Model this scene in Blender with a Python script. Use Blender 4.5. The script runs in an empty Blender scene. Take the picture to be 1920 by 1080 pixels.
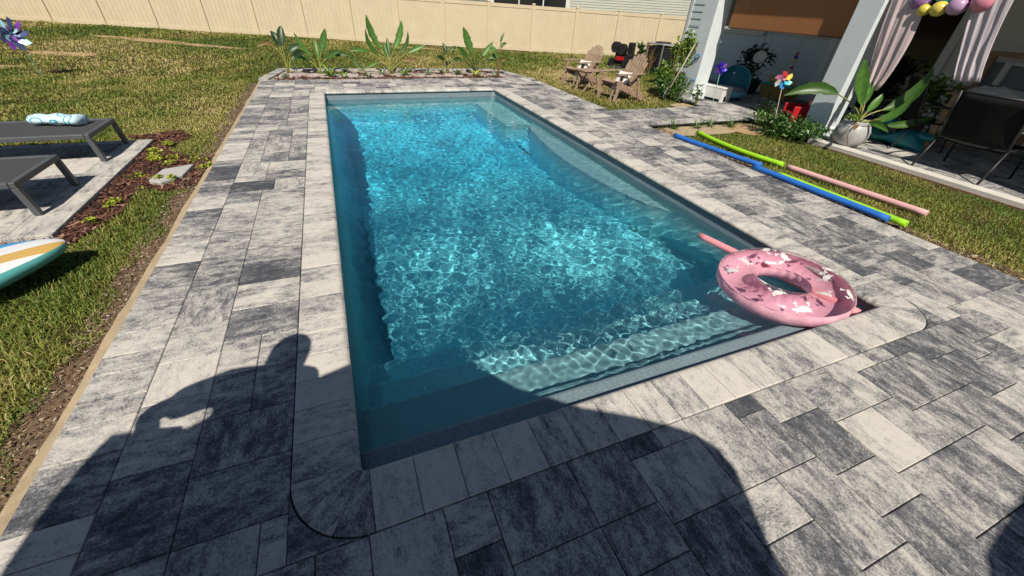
import bpy, math, random
import numpy as np
from mathutils import Vector, Matrix, noise
S = bpy.context.scene
rad = math.radians
PI = math.pi
# ------------------------------------------------------------ camera
CAM = Vector((0.2107, -1.0645, 1.7))
YAW, PITCH, ROLL = -0.41567, 0.63099, 0.05976
cam = bpy.data.cameras.new('camera')
camo = bpy.data.objects.new('camera', cam)
S.collection.objects.link(camo)
S.camera = camo
cam.sensor_width = 36
cam.lens = 737.89 / 1920 * 36
cam.clip_start = 0.05
cam.clip_end = 1000
_f = Vector((-math.sin(YAW) * math.cos(PITCH), math.cos(YAW) * math.cos(PITCH), -math.sin(PITCH)))
_r = Vector((math.cos(YAW), math.sin(YAW), 0))
_u = _r.cross(_f)
_c, _s = math.cos(ROLL), math.sin(ROLL)
_M = Matrix((_c * _r + _s * _u, -_s * _r + _c * _u, -_f)).transposed().to_4x4()
_M.translation = CAM
camo.matrix_world = _M
# ------------------------------------------------------------ sky, sun, exposure
SUN_AZ, SUN_EL = 70, 50          # direction the light travels (math angle), elevation
w = bpy.data.worlds.new('World')
S.world = w
w.use_nodes = True
nt = w.node_tree
sky = nt.nodes.new('ShaderNodeTexSky')
sky.sky_type = 'NISHITA'
sky.sun_disc = False
sky.sun_elevation = rad(SUN_EL)
# where the sun stands: opposite of travel; nishita rotation is measured clockwise from +Y
sky.sun_rotation = rad(90 - (SUN_AZ + 180))
sky.air_density = 1.0
sky.dust_density = 0.6
nt.links.new(sky.outputs[0], nt.nodes['Background'].inputs[0])
nt.nodes['Background'].inputs[1].default_value = 0.05
sun = bpy.data.lights.new('sun', 'SUN')
sun.energy = 5.0
sun.angle = rad(0.5)
sun.color = (1.0, 0.91, 0.785)
suno = bpy.data.objects.new('sun', sun)
S.collection.objects.link(suno)
suno.rotation_euler = Vector((math.cos(rad(SUN_AZ)) * math.cos(rad(SUN_EL)), math.sin(rad(SUN_AZ)) * math.cos(rad(SUN_EL)), -math.sin(rad(SUN_EL)))).to_track_quat('-Z', 'Y').to_euler()
suno.location = (0, 0, 20)
sun.cycles.is_caustics_light = True      # real refractive caustics under the water
S.render.engine = 'CYCLES'
S.cycles.use_denoising = True
S.cycles.max_bounces = 8
S.cycles.transparent_max_bounces = 12
S.cycles.sample_clamp_indirect = 6
S.view_settings.view_transform = 'Standard'
S.view_settings.look = 'None'
S.view_settings.exposure = 0.27
S.view_settings.gamma = 1.0

# ------------------------------------------------------------ helpers
def rgb(r, g, b):
    f = lambda v: ((v / 255 + 0.055) / 1.055) ** 2.4 if v > 10 else v / 255 / 12.92
    return (f(r), f(g), f(b))

class MB:
    def __init__(s):
        s.v = []; s.f = []
    def add(s, v, f):
        b = len(s.v)
        s.v += [tuple(p) for p in v]
        s.f += [tuple(i + b for i in q) for q in f]
        return s
    def box(s, x0, x1, y0, y1, z0, z1):
        return s.add([(x, y, z) for z in (z0, z1) for x, y in ((x0, y0), (x1, y0), (x1, y1), (x0, y1))],
                     [(3, 2, 1, 0), (4, 5, 6, 7), (0, 1, 5, 4), (1, 2, 6, 5), (2, 3, 7, 6), (3, 0, 4, 7)])
    def bar(s, p, q, a, b, up=(0, 0, 1)):
        p = Vector(p); q = Vector(q); d = (q - p).normalized()
        u = Vector(up)
        if abs(u.dot(d)) > .97: u = Vector((1, 0, 0))
        x = d.cross(u).normalized(); z = x.cross(d)
        c = [(-a / 2, -b / 2), (a / 2, -b / 2), (a / 2, b / 2), (-a / 2, b / 2)]
        v = [p + x * i + z * j for i, j in c] + [q + x * i + z * j for i, j in c]
        return s.add(v, [(0, 1, 2, 3), (7, 6, 5, 4), (0, 4, 5, 1), (1, 5, 6, 2), (2, 6, 7, 3), (3, 7, 4, 0)])
    def tube(s, pts, rr, n=8, cap=True):
        pts = [Vector(p) for p in pts]
        if not hasattr(rr, '__len__'): rr = [rr] * len(pts)
        v = []; px = None
        for i, p in enumerate(pts):
            d = (pts[min(i + 1, len(pts) - 1)] - pts[max(i - 1, 0)]).normalized()
            if px is None:
                u = Vector((0, 0, 1)) if abs(d.z) < .9 else Vector((1, 0, 0))
                px = d.cross(u).normalized()
            px = (px - d * px.dot(d)).normalized(); py = d.cross(px)
            v += [p + (px * math.cos(2 * PI * k / n) + py * math.sin(2 * PI * k / n)) * rr[i] for k in range(n)]
        f = []
        for i in range(len(pts) - 1):
            for k in range(n):
                f.append((i * n + k, i * n + (k + 1) % n, (i + 1) * n + (k + 1) % n, (i + 1) * n + k))
        if cap:
            f.append(tuple(range(n))[::-1]); f.append(tuple((len(pts) - 1) * n + k for k in range(n)))
        return s.add(v, f)
    def lathe(s, prof, n=24, c=(0, 0, 0)):
        v = [(c[0] + r * math.cos(2 * PI * k / n), c[1] + r * math.sin(2 * PI * k / n), c[2] + z) for r, z in prof for k in range(n)]
        f = [(i * n + k, i * n + (k + 1) % n, (i + 1) * n + (k + 1) % n, (i + 1) * n + k) for i in range(len(prof) - 1) for k in range(n)]
        f.append(tuple(range(n))[::-1]); f.append(tuple((len(prof) - 1) * n + k for k in range(n)))
        return s.add(v, f)
    def prism(s, poly, z0, z1):
        n = len(poly)
        return s.add([(x, y, z0) for x, y in poly] + [(x, y, z1) for x, y in poly],
                     [tuple(range(n))[::-1], tuple(range(n, 2 * n))] + [(i, (i + 1) % n, n + (i + 1) % n, n + i) for i in range(n)])
    def loft(s, rings, closed=True, cap=True):
        n = len(rings[0]); v = [p for r in rings for p in r]; f = []
        for i in range(len(rings) - 1):
            for k in range(n if closed else n - 1):
                f.append((i * n + k, i * n + (k + 1) % n, (i + 1) * n + (k + 1) % n, (i + 1) * n + k))
        if cap and closed:
            f.append(tuple(range(n))[::-1]); f.append(tuple((len(rings) - 1) * n + k for k in range(n)))
        return s.add(v, f)
    def blob(s, c, r, sub=2):
        n, m = 8 * sub, 5 * sub
        rings = [[(c[0] + r[0] * math.sin(PI * i / m) * math.cos(2 * PI * k / n), c[1] + r[1] * math.sin(PI * i / m) * math.sin(2 * PI * k / n), c[2] - r[2] * math.cos(PI * i / m)) for k in range(n)] for i in range(1, m)]
        return s.loft(rings)
    def xf(s, M):
        s.v = [tuple(M @ Vector(p)) for p in s.v]
        return s
    def join(s, o):
        return s.add(o.v, o.f)

def mesh(name, mb, mat):
    me = bpy.data.meshes.new(name)
    me.from_pydata(mb.v, [], mb.f)
    me.update()
    if mat: me.materials.append(mat)
    return me

def obj(name, mb, mat, parent=None, smooth=False, bevel=0, seg=2, solid=0):
    me = mesh(name, mb, mat)
    o = bpy.data.objects.new(name, me)
    S.collection.objects.link(o)
    if parent: o.parent = parent
    if solid:
        m = o.modifiers.new('solid', 'SOLIDIFY'); m.thickness = solid; m.offset = 0
    if bevel:
        m = o.modifiers.new('bevel', 'BEVEL'); m.width = bevel; m.segments = seg; m.limit_method = 'ANGLE'; m.angle_limit = rad(35)
    if smooth:
        me.polygons.foreach_set('use_smooth', [True] * len(me.polygons))
    return o

def tag(o, label=None, cat=None, group=None, kind=None):
    if label: o['label'] = label
    if cat: o['category'] = cat
    if group: o['group'] = group
    if kind: o['kind'] = kind
    return o

def thing(name, label, cat, loc=(0, 0, 0), rz=0, group=None):
    o = bpy.data.objects.new(name, None)
    S.collection.objects.link(o)
    o.location = loc; o.rotation_euler = (0, 0, rz)
    o.empty_display_size = 0.1
    return tag(o, label, cat, group)

def dup(root, loc, rz, label, group=None):
    def cp(o, p):
        c = o.copy(); S.collection.objects.link(c); c.parent = p
        for ch in [x for x in bpy.data.objects if x.parent == o]: cp(ch, c)
        return c
    r = cp(root, None)
    r.location = loc; r.rotation_euler = (0, 0, rz); r['label'] = label
    if group: r['group'] = group
    return r

def struct(name, mb, mat, **k):
    o = obj(name, mb, mat, **k); o['kind'] = 'structure'
    return o

# ------------------------------------------------------------ materials
class NT:
    def __init__(s, name):
        s.m = bpy.data.materials.new(name); s.m.use_nodes = True
        s.t = s.m.node_tree; s.p = s.t.nodes['Principled BSDF']; s.out = s.t.nodes['Material Output']
    def n(s, typ, **k):
        nd = s.t.nodes.new(typ)
        for a, b in k.items(): setattr(nd, a, b)
        return nd
    def l(s, a, b): s.t.links.new(a, b)
    def mapping(s, sc, src='Object'):
        tc = s.n('ShaderNodeTexCoord'); mp = s.n('ShaderNodeMapping'); mp.inputs['Scale'].default_value = sc
        s.l(tc.outputs[src], mp.inputs[0]); return mp.outputs[0]
    def noise(s, vec, scale, detail=4, rough=.55, dist=0):
        nd = s.n('ShaderNodeTexNoise'); nd.inputs['Scale'].default_value = scale; nd.inputs['Detail'].default_value = detail
        nd.inputs['Roughness'].default_value = rough; nd.inputs['Distortion'].default_value = dist
        if vec: s.l(vec, nd.inputs['Vector'])
        return nd.outputs['Fac']
    def ramp(s, fac, stops, interp='LINEAR'):
        nd = s.n('ShaderNodeValToRGB'); cr = nd.color_ramp; cr.interpolation = interp
        while len(cr.elements) < len(stops): cr.elements.new(.5)
        for e, (p, c) in zip(cr.elements, stops):
            e.position = p; e.color = (*c, 1) if hasattr(c, '__len__') else (c, c, c, 1)
        s.l(fac, nd.inputs[0]); return nd.outputs[0]
    def math(s, op, a, b=None, clamp=False):
        nd = s.n('ShaderNodeMath', operation=op, use_clamp=clamp)
        for i, x in enumerate((a, b)):
            if x is None: continue
            if isinstance(x, (int, float)): nd.inputs[i].default_value = x
            else: s.l(x, nd.inputs[i])
        return nd.outputs[0]
    def mix(s, fac, a, b, bt='MIX'):
        nd = s.n('ShaderNodeMix', data_type='RGBA', blend_type=bt)
        for k, x in ((0, fac), (6, a), (7, b)):
            if isinstance(x, (int, float)): nd.inputs[k].default_value = x
            elif isinstance(x, tuple): nd.inputs[k].default_value = (*x, 1)
            else: s.l(x, nd.inputs[k])
        return nd.outputs[2]
    def bump(s, h, strength=.3, dist=.01):
        nd = s.n('ShaderNodeBump'); nd.inputs['Strength'].default_value = strength; nd.inputs['Distance'].default_value = dist
        s.l(h, nd.inputs['Height']); s.l(nd.outputs[0], s.p.inputs['Normal'])
    def set(s, **k):
        for a, b in k.items():
            i = s.p.inputs[a.replace('_', ' ')]
            if isinstance(b, (int, float)): i.default_value = b
            elif isinstance(b, tuple): i.default_value = (*b, 1)
            else: s.l(b, i)
        return s

def plain(name, col, rough=.6, var=.25, scale=6, bump=.1, bscale=60, metal=0, spec=.5, trans=0, stretch=(1, 1, 1), coat=0):
    n = NT(name)
    v = n.mapping(stretch)
    a = n.noise(v, scale, 5)
    b = n.noise(v, bscale, 3)
    lo = tuple(c * (1 - var) for c in col); hi = tuple(min(1, c * (1 + var)) for c in col)
    base = n.ramp(a, [(.3, lo), (.7, hi)])
    base = n.mix(.25, base, n.ramp(b, [(.3, tuple(c * .6 for c in col)), (.7, tuple(min(1, c * 1.3) for c in col))]))
    n.set(Base_Color=base, Metallic=metal, Specular_IOR_Level=spec, Coat_Weight=coat)
    n.set(Roughness=n.ramp(a, [(.2, max(.02, rough - .08)), (.8, min(1, rough + .1))]))
    if bump: n.bump(b, bump, .004)
    if trans:
        t = n.n('ShaderNodeBsdfTranslucent'); n.l(base, t.inputs[0])
        mx = n.n('ShaderNodeMixShader'); mx.inputs[0].default_value = trans
        n.l(n.p.outputs[0], mx.inputs[1]); n.l(t.outputs[0], mx.inputs[2]); n.l(mx.outputs[0], n.out.inputs[0])
    return n.m

def paver_mat(name, gain=1.0, warm=0.0):
    n = NT(name)
    uv = n.n('ShaderNodeUVMap', uv_map='uv').outputs[0]
    at = n.n('ShaderNodeAttribute', attribute_name='tone')
    sep = n.n('ShaderNodeSeparateColor'); n.l(at.outputs['Color'], sep.inputs[0])
    tone, amp = sep.outputs[0], sep.outputs[1]
    m1 = n.n('ShaderNodeMapping'); m1.inputs['Scale'].default_value = (4.5, 17, 1); n.l(uv, m1.inputs[0])
    m2 = n.n('ShaderNodeMapping'); m2.inputs['Scale'].default_value = (17, 27, 1); n.l(uv, m2.inputs[0])
    m3 = n.n('ShaderNodeMapping'); m3.inputs['Scale'].default_value = (90, 120, 1); n.l(uv, m3.inputs[0])
    st = n.noise(m1.outputs[0], 1.0, 5, .6, .3)
    cl = n.noise(m2.outputs[0], 1.0, 7, .72, .4)
    sp = n.noise(m3.outputs[0], 1.0, 3, .7)
    # tone + streaks + crusty patches
    x = n.math('ADD', tone, n.math('MULTIPLY', n.math('SUBTRACT', st, .5), n.math('MULTIPLY', amp, 1.3)))
    x = n.math('ADD', x, n.math('MULTIPLY', n.math('SUBTRACT', cl, .5), 1.45))
    x = n.math('ADD', x, n.math('MULTIPLY', n.math('SUBTRACT', sp, .5), 1.3))
    m4 = n.n('ShaderNodeMapping'); m4.inputs['Scale'].default_value = (3.2, 5.5, 1); n.l(uv, m4.inputs[0])
    pt_ = n.noise(m4.outputs[0], 1.0, 3, .5, .6)
    x = n.math('ADD', x, n.math('MULTIPLY', n.math('SUBTRACT', pt_, .5), 1.0))
    col = n.ramp(x, [(.0, (.045, .05, .06)), (.26, (.095, .10, .112)), (.44, (.19, .19, .195)), (.58, (.315, .31, .30)), (.78, (.445, .425, .39)), (1., (.53, .505, .46))])
    fine = n.noise(n.mapping((1, 1, 1)), 420, 2)
    col = n.mix(.35, col, n.mix(1, col, n.ramp(fine, [(.35, .5), (.65, 1.35)]), 'MULTIPLY'))
    n.set(Base_Color=col, Roughness=.78, Specular_IOR_Level=.35)
    h = n.math('ADD', n.math('MULTIPLY', cl, .6), n.math('MULTIPLY', fine, .35))
    n.bump(h, .55, .004)
    return n.m

PAVER = paver_mat('paver_concrete')
def add_paver_data(o, uvs, tones):
    me = o.data
    uv = me.uv_layers.new(name='uv'); uv.data.foreach_set('uv', np.array(uvs, 'f').ravel())
    ca = me.color_attributes.new('tone', 'FLOAT_COLOR', 'CORNER'); ca.data.foreach_set('color', np.array(tones, 'f').ravel())

class Pavers:
    """individually cut stones collected into one surface"""
    def __init__(s, seed): s.v = []; s.f = []; s.uv = []; s.t = []; s.r = random.Random(seed)
    def quadstone(s, x0, x1, y0, y1, z=0, along='x', gap=.0038, edge=.0035, tone=None, thick=.05):
        dz = s.r.uniform(-.0005, .0005)
        g = gap / 2
        X0, X1, Y0, Y1 = x0 + g, x1 - g, y0 + g, y1 - g
        e = edge
        vs = [(X0, Y0, z - thick), (X1, Y0, z - thick), (X1, Y1, z - thick), (X0, Y1, z - thick),
              (X0, Y0, z - .0035 + dz), (X1, Y0, z - .0035 + dz), (X1, Y1, z - .0035 + dz), (X0, Y1, z - .0035 + dz),
              (X0 + e, Y0 + e, z + dz), (X1 - e, Y0 + e, z + dz), (X1 - e, Y1 - e, z + dz), (X0 + e, Y1 - e, z + dz)]
        fs = [(8, 9, 10, 11)] + [(4 + i, 4 + (i + 1) % 4, 8 + (i + 1) % 4, 8 + i) for i in range(4)] + [(i, (i + 1) % 4, 4 + (i + 1) % 4, 4 + i) for i in range(4)]
        s.stone(vs, fs, along, tone)
    def stone(s, vs, fs, along='x', tone=None, uvfn=None):
        r = s.r
        ox, oy = r.uniform(0, 50), r.uniform(0, 50)
        if tone is None: tone = min(.95, max(.12, r.gauss(.53, .14)))
        amp = r.uniform(.35, 1.0)
        b = len(s.v); s.v += vs
        for q in fs:
            s.f.append(tuple(b + i for i in q))
            for i in q:
                if uvfn: a, c = uvfn(vs[i])
                else: a, c = (vs[i][0], vs[i][1]) if along == 'x' else (vs[i][1], vs[i][0])
                s.uv.append((a + ox, c + oy)); s.t.append((tone, amp, 0, 1))
    def build(s, name, parent=None):
        mb = MB(); mb.v = s.v; mb.f = s.f
        o = obj(name, mb, PAVER, parent)
        add_paver_data(o, s.uv, s.t)
        return o

def tile(P, X, Y, used, z=0, dirfn=None, tonefn=None, thick=.05):
    """greedy irregular modular laying on the grid lines X, Y"""
    nx, ny = len(X) - 1, len(Y) - 1
    sizes = [(3, 3), (3, 2), (2, 3), (3, 4), (4, 3), (3, 4), (3, 3), (4, 3)]
    for j in range(ny):
        for i in range(nx):
            if used[j][i]: continue
            opts = sizes[:]; P.r.shuffle(opts); opts += [(2, 2), (2, 1), (1, 2), (1, 1)]
            for a, b in opts:
                if i + a > nx or j + b > ny: continue
                if any(used[j + q][i + p] for q in range(b) for p in range(a)): continue
                run_ = 0
                while i + run_ < nx and not used[j][i + run_]: run_ += 1
                if run_ - a == 1 and (a, b) != (1, 1): continue      # avoid one-cell slivers
                break
            for q in range(b):
                for p in range(a): used[j + q][i + p] = True
            cx, cy = (X[i] + X[i + a]) / 2, (Y[j] + Y[j + b]) / 2
            al = dirfn(cx, cy, a, b, P.r) if dirfn else ('x' if a >= b else 'y')
            P.quadstone(X[i], X[i + a], Y[j], Y[j + b], z, al, thick=thick, tone=tonefn(P.r) if tonefn else None)

# ------------------------------------------------------------ terrain
PW, PL = 3.70, 8.55
def ground_z(x, y):
    z = -.062
    t = max(0, min(1, (y - 10.5) / 9))
    return z + t * (-.0145) * (x - 4.0)
gx = sorted(set([-150, -80, -40, -25] + list(np.arange(-16, -2, 1.0)) + [-1.6, -.2, 3.9] + list(np.arange(5, 20, 1.0)) + [25, 40, 80, 150]))
gy = sorted(set([-60, -20, -8, -3, -.2] + list(np.arange(1, 8.5, 1.0)) + [8.75] + list(np.arange(10.5, 24, .75)) + [30, 50, 100, 200]))
mb = MB()
for y in gy:
    for x in gx: mb.v.append((x, y, ground_z(x, y)))
n_ = len(gx)
for j in range(len(gy) - 1):
    for i in range(len(gx) - 1):
        cx, cy = (gx[i] + gx[i + 1]) / 2, (gy[j] + gy[j + 1]) / 2
        if -.2 < cx < 3.9 and -.2 < cy < 8.75: continue
        mb.f.append((j * n_ + i, j * n_ + i + 1, (j + 1) * n_ + i + 1, (j + 1) * n_ + i))
n = NT('lawn_soil')
v = n.mapping((1, 1, 1))
a = n.noise(v, .7, 5); b = n.noise(v, 45, 4, .7)
col = n.mix(n.ramp(a, [(.4, 0.), (.62, 1.)]), (.085, .075, .032), (.16, .115, .055))
col = n.mix(n.ramp(b, [(.35, 0.), (.7, 1.)]), n.mix(1, col, (.35, .3, .3), 'MULTIPLY'), col)
n.set(Base_Color=col, Roughness=.95, Specular_IOR_Level=.1); n.bump(b, .8, .03)
struct('ground', mb, n.m, smooth=True)

# ------------------------------------------------------------ pool deck
joint = plain('joint_sand', (.03, .029, .027), .95, .3, 20, .3)
mb = MB()
for x0, x1, y0, y1 in ((-1.25, -.03, -3.2, 10.05), (3.73, 5.3, -3.2, 10.05), (-.03, 3.73, -3.2, -.03), (-.03, 3.73, 8.58, 10.05)):
    mb.add([(x0, y0, -.016), (x1, y0, -.016), (x1, y1, -.016), (x0, y1, -.016)], [(0, 1, 2, 3)])
mb.add([(5.3, 4.86, -.0095), (7.7, 4.86, -.0095), (7.7, 6.1, -.0095), (5.3, 6.1, -.0095)], [(0, 1, 2, 3)])
struct('paver_joints', mb, joint)
X = list(np.linspace(-.96, -.27, 8)) + list(np.linspace(-.27, 3.97, 45))[1:] + list(np.linspace(3.97, 5.3, 15))[1:]
Y = [-.27 - .0985 * k for k in range(30, 0, -1)] + list(np.linspace(-.27, 8.82, 94)) + list(np.linspace(8.82, 10.05, 13))[1:]
used = [[(-.27 < (X[i] + X[i + 1]) / 2 < 3.97 and -.27 < (Y[j] + Y[j + 1]) / 2 < 8.82) for i in range(len(X) - 1)] for j in range(len(Y) - 1)]
P = Pavers(11)
def ddir(cx, cy, a, b, r):
    if cx < -.27: return 'x' if r.random() < .85 else 'y'
    if cy < -.27: return 'y' if r.random() < .85 else 'x'
    return 'x' if r.random() < .7 else 'y'
tile(P, X, Y, used, 0, ddir)
# corner infill under the coping's rounded corners
for sx_, sy_, px_, py_ in ((-1, -1, .045, .045), (1, -1, 3.655, .045), (1, 1, 3.655, 8.505), (-1, 1, .045, 8.505)):
    rad_ = .045 + .27 + .004
    pts = [(px_ + sx_ * .313, py_ + sy_ * .313)] + [(px_ + sx_ * rad_ * math.cos(rad(a)), py_ + sy_ * rad_ * math.sin(rad(a))) for a in range(80, 9, -5)]
    if sx_ * sy_ > 0: pts = pts[::-1]
    m_ = len(pts)
    P.stone([(x, y, -.05) for x, y in pts] + [(x, y, -.001) for x, y in pts], [tuple(range(m_, 2 * m_))[::-1] if True else ()] + [(i, (i + 1) % m_, m_ + (i + 1) % m_, m_ + i) for i in range(m_)])
# border course along the lawn
y = -3.2; r = random.Random(5)
while y < 10.0:
    h = min(r.choice([.145, .145, .195, .29]), 10.05 - y)
    P.quadstone(-1.25, -.96, y, y + h, 0, 'x', tone=min(.9, max(.2, r.gauss(.52, .2)))); y += h
deck = P.build('pool_deck'); deck['kind'] = 'structure'
# coping with a bullnose
CP = Pavers(3)
prof = [(.267, -.05), (.267, -.006), (.265, .0), (.261, .003), (.03, .003), (.012, .001), (.0, -.005), (-.009, -.015), (-.012, -.026), (-.009, -.038), (0, -.047), (.012, -.05)]
R0 = .045
def cop(fn, a0, a1, nseg, joints=.0032, scale=1):
    g = joints / 2 / scale
    vs = []; rows = []
    for k in range(nseg + 1):
        a = a0 + g + (a1 - a0 - 2 * g) * k / nseg
        shrink = .004 if k in (0, nseg) else 0
        rows.append([fn(a, s_) + ((z_ if s_ < .02 or z_ < -.01 else z_ - (.0025 if k in (0, nseg) else 0)),) for s_, z_ in prof])
    # rounded joint edges: insert rows just inside the ends
    e = .005 / scale
    inner0 = [fn(a0 + g + e, s_) + (z_,) for s_, z_ in prof]; inner1 = [fn(a1 - g - e, s_) + (z_,) for s_, z_ in prof]
    rows = [rows[0], inner0] + rows[1:-1] + [inner1, rows[-1]]
    m = len(prof)
    for rw in rows: vs += rw
    fs = []
    for i in range(len(rows) - 1):
        for k in range(m - 1): fs.append((i * m + k, i * m + k + 1, (i + 1) * m + k + 1, (i + 1) * m + k))
    fs.append(tuple(range(m))[::-1]); fs.append(tuple((len(rows) - 1) * m + k for k in range(m)))
    return vs, fs
def run(fn, a0, a1, wid, along):
    k = max(1, round((a1 - a0) / wid))
    for i in range(k):
        vs, fs = cop(fn, a0 + (a1 - a0) * i / k, a0 + (a1 - a0) * (i + 1) / k, 1)
        CP.stone(vs, fs, along, tone=min(.95, max(.35, CP.r.gauss(.80, .12))))
run(lambda a, s_: (a, -s_), R0, PW - R0, .193, 'y')
run(lambda a, s_: (PW - a, PL + s_), R0, PW - R0, .193, 'y')
run(lambda a, s_: (-s_, PL - a), R0, PL - R0, .193, 'x')
run(lambda a, s_: (PW + s_, a), R0, PL - R0, .193, 'x')
for cx, cy, t0 in ((R0, R0, 180), (PW - R0, R0, 270), (PW - R0, PL - R0, 0), (R0, PL - R0, 90)):
    for i in range(3):
        fn = lambda t, s_, cx=cx, cy=cy: (cx + (R0 + s_) * math.cos(t), cy + (R0 + s_) * math.sin(t))
        a0, a1 = rad(t0 + 30 * i), rad(t0 + 30 * (i + 1))
        vs, fs = cop(fn, a0, a1, 6, scale=.25)
        am = (a0 + a1) / 2
        CP.stone(vs, fs, tone=CP.r.uniform(.45, .7), uvfn=lambda p, am=am: (p[0] * math.cos(am) + p[1] * math.sin(am), -p[0] * math.sin(am) + p[1] * math.cos(am)))
o = CP.build('pool_coping'); o['kind'] = 'structure'

# ------------------------------------------------------------ pool shell
n = NT('gelcoat_water_tint')
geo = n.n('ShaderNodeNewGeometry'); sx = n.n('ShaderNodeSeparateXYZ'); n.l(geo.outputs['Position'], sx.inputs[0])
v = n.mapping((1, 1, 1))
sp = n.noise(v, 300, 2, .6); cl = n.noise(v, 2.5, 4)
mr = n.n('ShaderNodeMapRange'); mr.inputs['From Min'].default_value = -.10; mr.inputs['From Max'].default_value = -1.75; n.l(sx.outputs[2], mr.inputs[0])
base = n.ramp(mr.outputs[0], [(0, (.145, .19, .215)), (.1, (.15, .27, .31)), (.3, (.19, .50, .56)), (.55, (.16, .64, .73)), (.8, (.11, .65, .79)), (1, (.05, .58, .79))])  # water's depth tint painted into the shell colour, grey rim to blue floor
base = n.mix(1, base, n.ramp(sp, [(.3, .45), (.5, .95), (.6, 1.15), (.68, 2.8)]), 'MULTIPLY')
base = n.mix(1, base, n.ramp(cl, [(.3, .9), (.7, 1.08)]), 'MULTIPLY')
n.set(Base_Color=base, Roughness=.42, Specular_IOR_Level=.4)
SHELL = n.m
def rrect(x0, x1, y0, y1, r, z, n=7):
    pts = []
    for cx, cy, a0 in ((x1 - r, y0 + r, 270), (x1 - r, y1 - r, 0), (x0 + r, y1 - r, 90), (x0 + r, y0 + r, 180)):
        for k in range(n + 1):
            a = rad(a0 + 90 * k / n)
            x, y = cx + r * math.cos(a), cy + r * math.sin(a)
            pts.append((x, y, z(x, y) if callable(z) else z))
    return pts
def floor_z(x, y):
    t = max(0, min(1, (y - 1.6) / 5.4)); t = t * t * (3 - 2 * t)
    return -1.12 - .78 * t
mb = MB()
i0 = .022
def ring_(ins, k, r):
    return rrect(-i0 + ins, PW + i0 - ins, -i0 + ins, PL + i0 - ins, r, (lambda x, y: floor_z(x, y) * k[0] + k[1]))
rings = [rrect(-i0 - .1, PW + i0 + .1, -i0 - .1, PL + i0 + .1, .12, -.051), rrect(-i0, PW + i0, -i0, PL + i0, .06, -.051),
         rrect(-i0 + .004, PW + i0 - .004, -i0 + .004, PL + i0 - .004, .08, -.07),
         ring_(.035, (0, -.36), .16), ring_(.06, (.5, 0), .2), ring_(.09, (.86, 0), .22), ring_(.13, (.95, 0), .24), ring_(.2, (.99, 0), .26), ring_(.28, (1, 0), .26)]
mb.loft(rings, cap=False)
# floor fan as grid strips
b = len(mb.v)
NY = 30
fr = []
for j in range(NY + 1):
    y = .255 + (PL - .51) * j / NY
    for i in range(9):
        x = .255 + (PW - .51) * i / 8
        mb.v.append((x, y, floor_z(x, y) - .002))
for j in range(NY):
    for i in range(8): mb.f.append((b + j * 9 + i, b + j * 9 + i + 1, b + (j + 1) * 9 + i + 1, b + (j + 1) * 9 + i))
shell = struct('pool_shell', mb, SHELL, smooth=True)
# full-width entry steps, rounded nosings
def step_block(poly, ztop, zbot, r=.035):
    mb = MB(); n = len(poly)
    cx = sum(p[0] for p in poly) / n; cy = sum(p[1] for p in poly) / n
    rings = []
    for k in range(5):
        a = rad(90 * k / 4)
        ins = r * (1 - math.cos(a)); z = ztop - r * (1 - math.sin(a))
        rings.append((ins, z))
    rings = [(0, zbot)] + [(i_, z_) for i_, z_ in rings]
    out = []
    for ins, z in rings:
        out.append([(x - ins * (1 if x > cx else -1), y - ins * (1 if y > cy else -1), z) for x, y in poly])
    mb.loft(out)
    return mb
def stepcurve(y1, bow=0):
    pts = [(-.015, -.0215), (PW + .015, -.0215)]
    for k in range(13):
        t = k / 12; x = (PW + .015) - (PW + .03) * t
        pts.append((x, y1 + bow * math.sin(PI * t)))
    return pts
for k, (y1, zt) in enumerate(((.20, -.128), (.60, -.38), (.92, -.64), (1.22, -.88))):
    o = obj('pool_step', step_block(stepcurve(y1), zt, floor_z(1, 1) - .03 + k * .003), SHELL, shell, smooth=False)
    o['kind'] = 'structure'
# side benches along the right wall
def arc_bench(y0, y1, depth, n=16):
    pts = [(PW + .01, y0), (PW + .01, y1)]
    return [(PW + .01 - (depth * (math.sin(PI * k / n) ** .6) if 0 < k < n else 0), y0 + (y1 - y0) * k / n) for k in range(n, -1, -1)]
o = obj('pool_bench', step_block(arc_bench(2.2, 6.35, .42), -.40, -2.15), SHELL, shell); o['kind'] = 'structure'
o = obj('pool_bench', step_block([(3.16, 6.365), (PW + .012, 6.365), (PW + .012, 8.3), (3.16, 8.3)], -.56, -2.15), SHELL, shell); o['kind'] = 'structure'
for q in bpy.data.objects:
    if q.name.startswith('pool_s') or q.name.startswith('pool_b'): q.cycles.is_caustics_receiver = True

# ------------------------------------------------------------ water
res = .0125
nx, ny = int(PW / res), int(PL / res)
xs, ys = np.linspace(-.018, PW + .018, nx), np.linspace(-.018, PL + .018, ny)
XX, YY = np.meshgrid(xs, ys)
rng = np.random.default_rng(7)
Z = np.zeros_like(XX)
def waves(lam, amp, n, spread=PI, dirn=0):
    global Z
    T = np.zeros_like(XX)
    for _ in range(n):
        a = dirn + rng.uniform(-spread, spread); L_ = lam * rng.uniform(.7, 1.35)
        T += np.sin(2 * PI / L_ * (XX * math.cos(a) + YY * math.sin(a)) + rng.uniform(0, 2 * PI))
    return T * amp * math.sqrt(2 / n)
patch = 0
for lam in (2.3, 1.4): patch = patch + waves(lam, .5, 6)
patch = np.clip(.8 + .45 * patch, .25, 1.6)
far = np.clip((YY - 1.2) / 4.0, 0, 1)
calm = np.clip(.7 + YY / 1.2, .7, 1)
Z = waves(1.0, .0016, 8) + waves(.36, .0008, 12) + waves(.16, .00085, 18, 1.3, 1.4) + (waves(.095, .00048, 24) + waves(.058, .00015, 24)) * (.35 + .65 * patch) * (1.15 + 1.0 * np.clip((1.25 - YY) / .5, 0, 1))
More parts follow.
